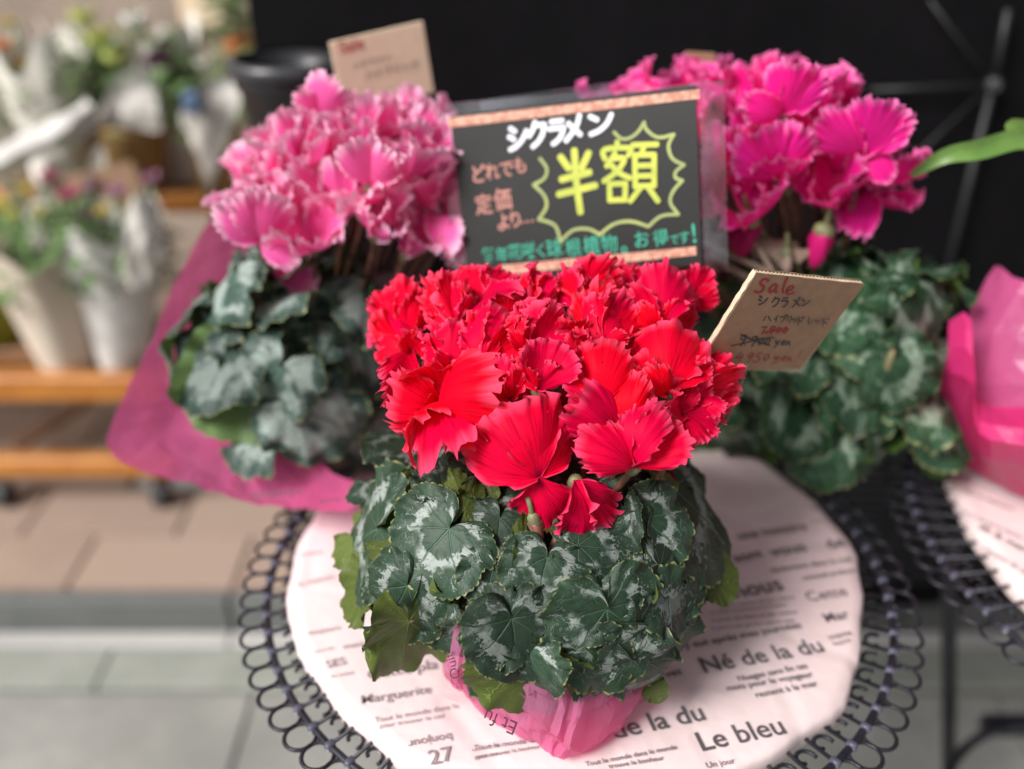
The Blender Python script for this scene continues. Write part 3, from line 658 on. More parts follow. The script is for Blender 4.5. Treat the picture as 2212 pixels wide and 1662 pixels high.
# flowers deeper in the cluster
def auto_flower(plant, B, foot, axis, L, mat, seed, lib=None, npet=5, spread=(14, 48), nth=41, nr=9, ruf=.055, stem_r=.0021):
    rg = random.Random(seed); fl = flower_obj(plant, B, foot, axis, stem_r)
    a = axis.normalized(); e1 = a.orthogonal().normalized(); e2 = a.cross(e1); off = rg.uniform(0, 6.28)
    for k in range(npet):
        az = off + k * 2 * math.pi / npet + rg.uniform(-.25, .25)
        rad = e1 * math.cos(az) + e2 * math.sin(az)
        sp = math.radians(rg.uniform(*spread))
        if rg.random() < .10: sp = math.radians(rg.uniform(80, 125))
        y = a * math.cos(sp) + rad * math.sin(sp); zn = rad * math.cos(sp) - a * math.sin(sp)
        tan = a.cross(rad); zn = zn + tan * rg.uniform(-.5, .5)
        l = L * rg.uniform(.88, 1.1)
        if lib: me = rg.choice(lib); mw = frame(B, y, zn, l)
        else:
            V, F, uv = petal_geo(l, rg.uniform(.7, .95), rg.uniform(-.02, .1), rg.uniform(-.7, .2), ruf, seed * 7 + k, nth, nr, rg.uniform(-.3, .3), rg.uniform(-.05, .12))
            me = mesh(V, F, mat, True, uv); mw = frame(B, y, zn)
        obj('petal', me, fl, mw)
    return fl
def petal_lib(mat, n, seed, ruf=.05, nth=45, nr=10):
    out = []
    rg = random.Random(seed)
    for k in range(n):
        V, F, uv = petal_geo(1.0, rg.uniform(.48, .74), rg.uniform(.0, .12), rg.uniform(-1.2, .2), ruf * rg.uniform(.8, 1.3), seed + k, nth, nr, rg.uniform(-.6, .6), rg.uniform(-.08, .14), rg.uniform(-.35, .15))
        out.append(mesh(V, F, mat, True, uv, 'petal_shape'))
    return out
RLIB = petal_lib(RED, 5, 900, .055)
for k in range(12):
    az = k * 2.4; q = math.sqrt((k + .5) / 12)
    B = FC + Vector((FR[0] * .70 * q * math.cos(az), FR[1] * .55 * q * math.sin(az) + .015, -.034 + .014 * (1 - q)))
    ft = Vector((.03 + .2 * (B.x - .03), .50 + .2 * (B.y - .5), TZ + .075))
    auto_flower(RP, B, ft, (B - ft) + Vector((0, .02, .05)), .042, RED, 500 + k, RLIB)
# buds hanging among the leaves
def bud(plant, P, d, L, mat, foot, r=.005, name='bud'):
    d = d.normalized(); mb = MB(); pts = [P + d * (L * k / 6) for k in range(7)]
    b0 = len(mb.v); mb.tube(pts, [r * .55, r, r * 1.05, r * .95, r * .85, r * .6, r * .15], 12)
    x = d.orthogonal().normalized(); y = d.cross(x)
    for i, p in enumerate(mb.v):
        c = P + d * (p - P).dot(d); k = i % 12
        mb.v[i] = c + (p - c) * (1 + .22 * math.sin(k * 2.1 + (i // 12) * .9))
    o = obj(name, mesh([p - P for p in mb.v], mb.f, mat), plant, Vector(P))
    cb = MB(); cb.tube([P - d * .004, P - d * .001, P + d * .004, P + d * .007], [r * .4, r * .95, r * 1.05, r * .8], 10)
    up = -d
    cb.tube(smooth_poly([P - d * .003, P - d * .011 + Vector((0, 0, .002)), P - d * .012 + (foot - P).normalized() * .014, foot], 4), .0017, 7)
    obj('bud_stalk', mesh([p - P for p in cb.v], cb.f, SEPAL), o, Vector(P)); return o
P = at_ell(*z1(985, 1375), LC, LR, 1.02); bud(RP, P, Vector((.3, -.1, -1)), .017, petal_mat('bud_pink', (.7, .08, .14), (.8, .3, .35), (.5, .2, .15), (.6, .03, .08)), at_ell(*z1(940, 1300), LC, LR, .8), .0040)
P = at_ell(*z1(1615, 1160), LC, LR, .93); bud(RP, P, Vector((1, -.2, -.25)), .014, RED, at_ell(*z1(1450, 1230), LC, LR, .75), .0055)
for (a, b_) in (((1370, 1110), (1340, 1260)), ((1490, 1105), (1400, 1250)), ((1310, 1120), (1300, 1250)), ((1095, 1380), (1085, 1540)), ((560, 990), (640, 1080)), ((600, 1000), (660, 1080))):
    A = at_ell(*z1(*a), LC, LR, .97); Bq = at_ell(*z1(*b_), LC, LR, .82)
    MB().tube(smooth_poly([A + Vector((0, .004, .01)), A, (A + Bq) / 2 + Vector((.002, 0, 0)), Bq, Bq + Vector((0, .02, -.04))], 5), .0026, 10).build('flower_stalk', STEM, RP, smooth=True)
# leaves: notch, tip, width, shell, flip, roll, droop, wave, fold, lean(up)
HL = [
 ((640,520),(430,740),1.22,1.03,0,-.15,.14,.07,.10,0), ((300,520),(112,620),1.15,1.00,0,-.3,.2,.07,.05,.1), ((310,320),(160,345),1.2,.97,0,-.2,.15,.07,0,.2),
 ((430,120),(230,110),1.1,.93,0,-.1,.1,.08,0,.5), ((440,790),(330,1010),1.0,1.02,0,-.1,.35,.08,.12,-.1), ((450,960),(400,1190),.60,.99,1,.5,.1,.09,.3,0),
 ((250,760),(175,950),.85,.94,1,-.2,.1,.06,0,0), ((560,350),(440,170),1.05,.95,1,-.1,-.1,.09,0,0), ((610,350),(590,195),.8,1.0,0,.1,.05,.1,.4,.3),
 ((690,350),(655,262),.8,1.03,1,0,.1,.1,.3,0), ((715,430),(775,300),.62,1.02,1,.3,.0,.08,.2,0), ((560,250),(640,150),.9,.93,0,.2,.0,.1,.3,.3),
 ((880,470),(850,700),1.05,.96,0,.1,.2,.09,.15,.1), ((1105,655),(1050,880),1.25,1.02,0,0,.22,.10,.18,0), ((1000,640),(1010,450),.5,1.0,1,.9,0,.06,.2,0),
 ((1250,600),(1520,625),.85,.99,0,.1,.18,.07,.1,.1), ((850,700),(800,880),1.2,.95,0,0,.15,.08,.1,0), ((935,945),(985,1245),1.02,1.04,0,.05,.25,.07,.32,-.1),
 ((920,960),(720,1150),.85,1.0,0,-.2,.2,.07,.15,0), ((1010,1190),(1030,1370),1.25,.97,1,0,0,.06,0,-.1), ((1385,900),(1420,1290),.92,1.05,0,.05,.16,.05,.10,-.1),
 ((1365,885),(1135,920),.95,1.0,0,-.1,.2,.07,.1,.1), ((1395,890),(1460,720),1.05,1.0,0,.1,.2,.07,.1,.4), ((1560,470),(1765,640),1.15,1.0,0,.15,.2,.08,.1,.1),
 ((1640,700),(1860,850),1.15,.98,0,.2,.18,.07,.08,.1), ((1700,330),(1970,560),1.3,.97,0,.35,.15,.05,.05,.1), ((1600,1000),(1700,1230),.95,.96,0,.3,.2,.08,.1,0),
 ((1590,1160),(1560,1380),.7,1.0,0,.3,.3,.09,.2,0), ((1600,1270),(1670,1310),1.2,.96,1,.2,0,.08,0,0), ((1540,720),(1655,800),1.1,1.0,0,.2,.25,.09,.1,.2),
 ((1880,740),(2005,780),1.1,.92,1,.3,0,.05,0,0), ((1180,1110),(1190,1285),1.2,.94,0,0,.15,.06,.1,0), ((775,250),(735,135),.85,.99,0,.0,.1,.08,.3,.3),
 ((1260,260),(1260,105),1.1,.90,0,0,.1,.08,.1,.4), ((900,300),(880,430),1.3,.90,0,0,.15,.08,.1,.2), ((1160,380),(1205,525),1.0,.92,0,0,.1,.06,.1,0),
 ((1250,1110),(1300,1330),1.1,1.0,0,0,.25,.09,.2,0), ((1020,1120),(1000,1310),1.1,1.0,0,-.2,.25,.09,.25,0), ((1500,1150),(1480,1330),.9,.99,0,.2,.2,.09,.2,0), ((800,1050),(760,1200),1.0,.97,0,-.2,.2,.09,.2,0),
 ((1660,300),(1720,300),1.2,1.0,1,.1,0,.1,.2,0), ((1470,420),(1500,600),.6,.98,0,-.5,.1,.1,.3,0), ((1650,560),(1560,600),.8,.9,0,-.2,.2,.1,.1,0),
 ((1500,330),(1620,430),1.2,.88,0,.2,.15,.08,.1,.2), ((640,880),(560,930),1.2,.9,0,0,.1,.1,.1,0), ((1800,880),(1780,980),1.1,.93,0,.3,.2,.07,.1,0), ((180,560),(250,680),1.1,.9,1,-.2,.1,.07,0,0),
]
lfoot = Vector((.03, .49, TZ + .075))
for li, (s_, t_, wf, sh, flip, roll, droop, wave, fold, lean) in enumerate(HL):
    S, T = at_ell(*zL(*s_), LC, LR, sh * .985), at_ell(*zL(*t_), LC, LR, sh)
    mid = (S + T) / 2; v = (CAM - mid).normalized(); e = mid - LC
    en = Vector((e.x / LR[0] ** 2, e.y / LR[1] ** 2, e.z / LR[2] ** 2)).normalized()
    zh = v * .6 + en * .6 + RT * (roll * 1.5 + rng.uniform(-.25, .25)) + UP * (lean + rng.uniform(-.15, .35))
    if flip: zh = -zh
    L = (T - S).length
    V, F, uv = leaf_geo(L * 1.03, wf * 1.03, droop * 1.15, wave * .72, 0, fold, 40 + li)
    lf = obj('leaf', mesh(V, F, LEAF, True, uv), RP, frame(S, T - S, zh))
    ft = lfoot + Vector(((S.x - lfoot.x) * .3, (S.y - lfoot.y) * .3, 0))
    mb = MB(); mb.tube(bez_stem(S - zh.normalized() * .001 * (1 if not flip else -1), ft, n=6), .0017, 6)
    obj('leaf_stalk', mesh([p - S for p in mb.v], mb.f, STEM_PALE), lf, Vector(S))
def leaf_lib(mat, n, seed, nth=81, nr=9):
    out = []; rg = random.Random(seed)
    for k in range(n):
        V, F, uv = leaf_geo(1.0, rg.uniform(.95, 1.2), rg.uniform(.1, .3), rg.uniform(.05, .09), 0, rg.uniform(0, .25), seed + k, nth, nr)
        out.append(mesh(V, F, mat, True, uv, 'leaf_shape'))
    return out
def dome_leaves(plant, C, R, n, lib, foot, Lr, seed, shell=(.75, 1.0), zmin=-.6, flipp=.05, jit=.4):
    rg = random.Random(seed)
    for k in range(n):
        zz = 1 - (k + .5) / n * (1 - zmin); az = k * 2.39996 + rg.uniform(-.3, .3); q = math.sqrt(max(0, 1 - zz * zz))
        d = Vector((q * math.cos(az), q * math.sin(az), zz)); s = rg.uniform(*shell)
        P = C + Vector((d.x * R[0], d.y * R[1], d.z * R[2])) * s
        nrm = (Vector((d.x / R[0], d.y / R[1], d.z / R[2])).normalized() + Vector((0, 0, .55)) + Vector((rg.uniform(-jit, jit), rg.uniform(-jit, jit), rg.uniform(-.5, .7) * jit))).normalized()
        out = Vector((d.x, d.y, -.35)) + Vector((rg.uniform(-.7, .7), rg.uniform(-.7, .7), 0))
        if rg.random() < flipp: nrm = -nrm
        L = rg.uniform(*Lr); y = (out - nrm * out.dot(nrm)).normalized()
        S = P - y * L * .35
        lf = obj('leaf', rg.choice(lib), plant, frame(S, y, nrm, L))
        mb = MB(); mb.tube(bez_stem(S - nrm * .001, foot + Vector(((S.x - foot.x) * .25, (S.y - foot.y) * .25, 0)), n=6), .0017, 6)
        st_ = bpy.data.objects.new('leaf_stalk', mesh([p - S for p in mb.v], mb.f, STEM_PALE)); place(st_, lf, Matrix.Translation(S))
dome_leaves(RP, LC, LR, 44, leaf_lib(LEAF, 6, 70), lfoot, (.028, .046), 5, (.60, .86), -.15, .10)

# pink film round the red plant's pot
def film_px(parent, name, rows, zs, mat=FILM, sub=6, wrinkle=.002, seed=0, pleats=0, pamp=.0, flat=None):
    """rows: list of rows of 3-D points; smoothed to a sheet"""
    A = np.array([[tuple(p) for p in r] for r in rows]); 
    def up(a, n, axis):
        a = np.moveaxis(a, axis, 0); out = []
        for i in range(len(a) - 1):
            p0, p1, p2, p3 = a[max(i - 1, 0)], a[i], a[i + 1], a[min(i + 2, len(a) - 1)]
            for k in range(n):
                t = k / n; out.append(.5 * (2 * p1 + (p2 - p0) * t + (2 * p0 - 5 * p1 + 4 * p2 - p3) * t * t + (3 * p1 - p0 - 3 * p2 + p3) * t ** 3))
        out.append(a[-1]); return np.moveaxis(np.array(out), 0, axis)
    A = up(up(A, sub, 0), sub, 1)
    rg = np.random.RandomState(seed); h, w_ = A.shape[:2]
    ii, jj = np.meshgrid(np.linspace(0, 1, h), np.linspace(0, 1, w_), indexing='ij')
    import mathutils.noise as mn
    vor = np.array([[(lambda d: d[1] - d[0])(mn.voronoi(Vector(A[i, j]) * 38 + Vector((seed, 0, 0)))[0]) for j in range(w_)] for i in range(h)])
    vor = vor - vor.mean()
    nz = vor * 1.6 + sum(np.sin(ii * rg.uniform(3, 14) + jj * rg.uniform(-16, 16) + rg.uniform(0, 6)) for _ in range(7)) / 7
    nz = np.abs(nz) ** .8 * np.sign(nz)
    if pleats:
        jw = jj * pleats + .35 * np.sin(ii * 3 + jj * 9 + seed) + .5 * np.sin(jj * 17 + seed)
        tri = np.abs(jw - np.round(jw)) * 2 - .5
        am = pamp * (.25 + .75 * np.abs(np.sin(jj * 7.3 + seed))) * (1 - (.8 * ii ** 4 if flat else 0)) * np.sin(np.clip(ii * 1.15 + .12, 0, 1) * math.pi * .5)
        A[..., 1] -= tri * am * .7; A[..., 2] += tri * am * .7
    A[..., 1] += nz * wrinkle; A[..., 2] += nz * wrinkle; A[..., 0] += np.roll(nz, 3, 1) * wrinkle * .6
    F = [(i * w_ + k, i * w_ + k + 1, (i + 1) * w_ + k + 1, (i + 1) * w_ + k) for i in range(h - 1) for k in range(w_ - 1)]
    o = W[parent.name].translation
    return obj(name, mesh(A.reshape(-1, 3) - np.array(o[:])[None, :], F, mat, (mat is not FILM) if flat is None else not flat), parent, Vector(o))
wr = empty('cellophane_wrap', (.03, .47, TZ), 'crumpled pink cellophane around the base of the red cyclamen', 'wrapping')
pz = TZ + .004
rows = []
ptop = [at_y(905, 1310, .455), at_y(1010, 1290, .42), at_y(1100, 1330, .405), at_y(1200, 1380, .40), at_y(1290, 1400, .41), at_y(1400, 1390, .43), at_y(1480, 1330, .47)]
pmid = [at_y(950, 1390, .445), at_y(985, 1430, .405), at_y(1090, 1470, .39), at_y(1195, 1510, .385), at_y(1290, 1500, .39), at_y(1370, 1480, .41), at_y(1450, 1420, .45)]
pbot = [at_z(965, 1450, pz), at_z(1000, 1500, pz), at_z(1075, 1555, pz + .006), at_z(1165, 1597, pz + .004), at_z(1232, 1625, pz + .008), at_z(1352, 1562, pz + .006), at_z(1400, 1470, pz)]
pin = [p + (Vector((.03, .49, pz)) - p) * .35 for p in pbot]
for p in pin: p.z = TZ + .0025
film_px(wr, 'film', [ptop, pmid, pbot, pin], 0, FILM, 9, .0055, 3, 10, .009)
film_px(wr, 'film_fold', [[at_y(1300, 1440, .388), at_y(1340, 1450, .392), at_y(1400, 1440, .41)], [at_z(1215, 1560, TZ + .02), at_z(1290, 1540, TZ + .022), at_z(1345, 1510, TZ + .03)], [at_z(1180, 1612, TZ + .006), at_z(1270, 1622, TZ + .004), at_z(1352, 1566, TZ + .006)]], 0, FILM, 6, .0018, 9)
INKF = plain('film_print', (.07, .012, .035), (.09, .02, .045), .5, 40, 0)
pn = (CAM - at_y(1000, 1350, .42)).normalized()
for body, a, b_, c_, yy in (('Et fu', (1118, 1560), (1052, 1532), (1085, 1546), .372), ('Quit', (995, 1462), (978, 1408), (986, 1435), .404)):
    pp = at_y(*c_, yy); put_text(body, at_plane(*a, pp, pn), at_plane(*b_, pp, pn), pn, wr, INKF, 1.0, .002)

# ------------------------------------------------------------------ pink and magenta cyclamens behind
def back_plant(name, label, c, FCb, FRb, LCb, LRb, mat, lmat, nfl, nlf, Lp, seed, axis_bias):
    pl = empty(name, (c.x, c.y, TZ), label, 'cyclamen', 'cyclamens on the wire table')
    crown_pot(pl, c, .10, .068)
    lib = petal_lib(mat, 7, seed, .045); rg = random.Random(seed)
    foot = Vector((c.x, c.y, TZ + .09))
    for k in range(nfl):
        zz = 1 - (k + .5) / nfl * 1.45; az = k * 2.39996; q = math.sqrt(max(0, 1 - zz * zz))
        P = FCb + Vector((q * math.cos(az) * FRb[0], q * math.sin(az) * FRb[1], zz * FRb[2])) * rg.uniform(.78, .95)
        ft = foot + Vector(((P.x - foot.x) * .22, (P.y - foot.y) * .22, 0))
        ax = (P - ft).normalized() + Vector((rg.uniform(-.25, .25), rg.uniform(-.25, .25), .35)) + axis_bias * .3
        B = P - ax.normalized() * Lp * .6
        auto_flower(pl, B, ft, ax, Lp * rg.uniform(.9, 1.12), mat, seed * 3 + k, lib, 5, (10, 48))
    dome_leaves(pl, LCb, LRb, nlf, leaf_lib(lmat, 6, seed + 3), foot, (.044, .066), seed + 1, (.60, 1.12), -.75, .03, 1.0)
    return pl, foot
PKy = .745
PKc = at_y(660, 800, PKy); PKc = Vector((PKc.x, PKy, 0))
fc = at_y(790, 385, PKy); lc = at_y(655, 790, PKy - .02)
PK, pfoot = back_plant('pink_cyclamen', 'pale pink cyclamen with grey-green leaves in a flared pink wrapper', PKc, fc, (.108, .08, .068), Vector((lc.x, lc.y, lc.z + .012)), (.092, .085, .104), PINK, LEAF_GREY, 34, 50, .047, 21, Vector((0, -.2, 0)))
for ((bx, by), pets) in [((560, 525), [(490, 430, .9), (590, 410, .8), (540, 400, .7), (640, 575, .62)]), ((690, 250), [(720, 165, 1.0), (640, 200, .7)]), ((800, 400), [(760, 300, .9), (850, 320, .8)])]:
    yb = .672 if by > 350 else .735
    B = at_y(bx, by, yb); fl = flower_obj(PK, B, pfoot, B - pfoot)
    for k, (tx, ty, wf) in enumerate(pets): pet_px(fl, B, at_y(tx, ty, yb - .01), wf, .08, -.4, .2 * (k - 1), 700 + k + bx, PINK, .05)
MGy = .760
mc = at_y(1790, 800, MGy); MGc = Vector((mc.x, MGy, 0))
fc = at_y(1570, 310, MGy); lc = at_y(1790, 800, MGy - .02)
MG, mfoot = back_plant('magenta_cyclamen', 'deep magenta cyclamen with white-ringed leaves behind the sale card', MGc, fc, (.140, .085, .062), Vector((lc.x + .006, lc.y, lc.z + .018)), (.116, .09, .106), MAGENTA, LEAF_GREEN, 40, 54, .050, 33, Vector((0, -.2, 0)))
for ((bx, by), pets) in [((1690, 250), [(1605, 225, .7), (1720, 130, .9), (1770, 150, .7)]), ((1865, 335), [(1760, 255, .6), (1905, 210, .9), (1960, 240, .7), (1930, 385, .8)]), ((1680, 385), [(1640, 270, .8), (1725, 265, .8), (1590, 300, .8)])]:
    B = at_y(bx, by, .685); fl = flower_obj(MG, B, mfoot, B - mfoot)
    for k, (tx, ty, wf) in enumerate(pets): pet_px(fl, B, at_y(tx, ty, .675), wf, .08, -.5, .2 * (k - 1), 800 + k + bx, MAGENTA, .05)
P = at_y(1782, 492, .69); bud(MG, P, Vector((-.15, -.1, -1)), .034, PINK, mfoot, .0085)
P = at_y(1608, 470, .69); bud(MG, P, Vector((.0, -.1, -1)), .032, MAGENTA, mfoot, .0125)
P = at_y(1700, 545, .69); bud(MG, P, Vector((.1, -.1, -1)), .018, plain('withered_petal', (.5, .35, .3)), mfoot, .005)
DRY = plain('dry_leaf', (.30, .22, .17), (.22, .15, .11), .8, 40, .4)
V, F, uv = leaf_geo(.034, .5, .2, .1, 0, .3, 91); obj('dry_leaf', mesh(V, F, DRY, True, uv), MG, frame(at_y(1650, 525, .70), at_y(1765, 550, .69) - at_y(1650, 525, .70), Vector((0, -.5, 1))))
for (a, m_, b_) in (((1520, 520), (1600, 560), (1690, 600)), ((1525, 545), (1580, 580), (1640, 615)), ((1530, 500), (1620, 520), (1670, 590))):
    MB().tube(smooth_poly([at_y(*a, .70), at_y(*m_, .69), at_y(*b_, .68)], 6), .0028, 8).build('dry_stalk', DRY, MG, smooth=True)
MB().tube(smooth_poly([at_y(1940, 740, .66), at_y(1925, 770, .655), at_y(1900, 850, .66), at_y(1895, 900, .68)], 6), .003, 8).build('stalk', STEM_PALE, MG, smooth=True)

# flared wrapper of the pink plant
wr2 = empty('flared_cellophane', (PKc.x, PKc.y, TZ), 'large bright pink cellophane collar flaring left around the pale pink cyclamen', 'wrapping')
edge = [at_y(600, 400, .86), at_y(475, 452, .84), at_y(385, 600, .80), at_y(310, 770, .745), at_y(252, 890, .69), at_y(244, 978, .65), at_y(390, 1042, .625), at_y(560, 1094, .60), at_y(745, 1104, .575), at_y(800, 1060, .57)]
foot2 = []; midr = []
for k, p in enumerate(edge):
    a = math.radians(70 + k * 22); q = Vector((PKc.x + .075 * math.cos(a), PKc.y + .075 * math.sin(a), TZ + .07)); foot2.append(q)
    mm = q.lerp(p, .5) + Vector((0, .01, -.018)); midr.append(mm)
m2 = [q.lerp(p, .82) + Vector((.004, .006, -.010)) for q, p in zip(foot2, edge)]
low = [Vector((PKc.x + (q.x - PKc.x) * .85, PKc.y + (q.y - PKc.y) * .85, TZ + .006)) for q in foot2]
film_px(wr2, 'film', [low, foot2, midr, m2, edge], 0, film_mat('strong_pink_cellophane', (.96, .19, .47), .84, .72), 9, .0026, 12, 13, .007, True)
for body, a, b_, yy in [('rumoma', (548, 1078), (650, 1070), .590), ('amour', (690, 1088), (735, 1084), .573)]:
    n_ = Vector((0, -.75, .66)).normalized(); p_ = at_y((a[0] + b_[0]) / 2, a[1] - 10, yy - .006)
    put_text(body, at_plane(*a, p_, n_), at_plane(*b_, p_, n_), n_, wr2, INKF, 1.0, .002, 0, 'lettering', True)

# plant on the right-hand table, mostly out of frame
LILY = plain('lily_leaf', (.10, .20, .04), (.15, .27, .06), .45, 30, .3)
rp = empty('potted_lily', (.68, .70, TZ), 'long-leaved green plant at the right edge in pink cellophane', 'plant')
MB().lathe([(.001, TZ + .003), (.055, TZ + .003), (.072, TZ + .12), (.076, TZ + .12), (.076, TZ + .132), (.070, TZ + .132), (.069, TZ + .118), (.001, TZ + .118)], 32, (.68, .70, 0)).build('pot', POT, rp, smooth=True)
def strap_leaf(pts, wmax, name='leaf'):
    P = smooth_poly(pts, 6); vs, fs = [], []
    for i, p in enumerate(P):
        t = i / (len(P) - 1); d = (P[min(i + 1, len(P) - 1)] - P[max(i - 1, 0)]).normalized()
        side = d.cross((CAM - p).normalized()); side = (side.normalized() * .85 + UP * .25).normalized(); nn = side.cross(d)
        w_ = wmax * (math.sin(math.pi * min(1, t * .92 + .06)) ** .8)
        for k in (-1, -.5, 0, .5, 1): vs.append(p + side * k * w_ + nn * (abs(k) * w_ * .35))
    for i in range(len(P) - 1):
        for k in range(4): fs.append((i * 5 + k, i * 5 + k + 1, i * 5 + 6 + k, i * 5 + 5 + k))
    o = W[rp.name].translation; obj(name, mesh([v - o for v in vs], fs, LILY), rp, Vector(o))
strap_leaf([at_y(1968, 380, .70), at_y(2040, 338, .69), at_y(2120, 322, .69), at_y(2215, 300, .70), at_y(2300, 330, .71), Vector((.66, .70, TZ + .2))], .0078)
strap_leaf([at_y(2178, 262, .70), at_y(2230, 292, .70), at_y(2320, 330, .71), Vector((.68, .70, TZ + .2))], .012)
strap_leaf([at_y(2330, 120, .74), at_y(2360, 250, .72), Vector((.70, .71, TZ + .2))], .011)
MB().tube([(.68, .70, TZ + .118), (.67, .70, TZ + .25), (.69, .71, TZ + .38)], .004, 8).build('stem', STEM_PALE, rp, smooth=True)
wr3 = empty('folded_cellophane', (.68, .70, TZ), 'folded pink cellophane standing at the right edge of the picture', 'wrapping')
r0 = [at_y(2150, 572, .74), at_y(2215, 610, .70), at_y(2330, 640, .68)]
r1 = [at_y(2085, 690, .72), at_y(2150, 720, .68), at_y(2300, 740, .65)]
r2_ = [at_y(2040, 830, .70), at_y(2120, 880, .65), at_y(2280, 900, .62)]
r3 = [at_z(2005, 935, TZ + .02), at_z(2090, 1010, TZ + .012), at_z(2260, 1080, TZ + .008)]
film_px(wr3, 'film', [r0, r1, r2_, r3], 0, film_mat('mid_pink_cellophane', (.90, .16, .42), .7), 3, .002, 5, 4, .01, True)
r0 = [at_y(2050, 690, .68), at_y(2100, 690, .66), at_y(2112, 860, .64), at_y(2215, 880, .62), at_y(2300, 860, .62)]
r1 = [at_y(2040, 800, .66), at_y(2100, 830, .63), at_y(2115, 940, .60), at_y(2215, 960, .58), at_y(2300, 960, .58)]
r2_ = [at_z(2005, 930, TZ + .014), at_z(2050, 985, TZ + .01), at_z(2120, 1030, TZ + .006), at_z(2215, 1078, TZ + .006), at_z(2300, 1090, TZ + .006)]
film_px(wr3, 'film_fold', [r0, r1, r2_], 0, film_mat('deep_pink_cellophane', (.84, .05, .26), .9), 3, .002, 6, 5, .008, True)

# ------------------------------------------------------------------ signs
def ribbon(polys, width, n, parent, mat, name='lettering', lift=.0004):
    """polys: 3-D polylines lying on the card; flat brush strokes"""
    mb = MB(); o = W[parent.name].translation
    for i, P in enumerate(polys):
        P = [Vector(p) for p in P]; N = len(P); up_ = n * (lift + .00005 * i)
        side = []
        for k in range(N):
            t = (P[min(k + 1, N - 1)] - P[max(k - 1, 0)])
            t = t.normalized() if t.length > 1e-9 else RT
            side.append(n.cross(t).normalized())
        vs = []; 
        t0 = (P[1] - P[0]).normalized() * width * .4; t1 = (P[-1] - P[-2]).normalized() * width * .4
        ext = [(P[0] - t0, side[0], .25), (P[0] - t0 * .6, side[0], .42)] + [(P[k], side[k], .5) for k in range(N)] + [(P[-1] + t1 * .6, side[-1], .42), (P[-1] + t1, side[-1], .25)]
        for p, s, h in ext: vs += [p + s * width * h + up_, p - s * width * h + up_]
        mb.add(vs, [(2 * k, 2 * k + 1, 2 * k + 3, 2 * k + 2) for k in range(len(ext) - 1)])
    return mb.build(name, mat, parent)
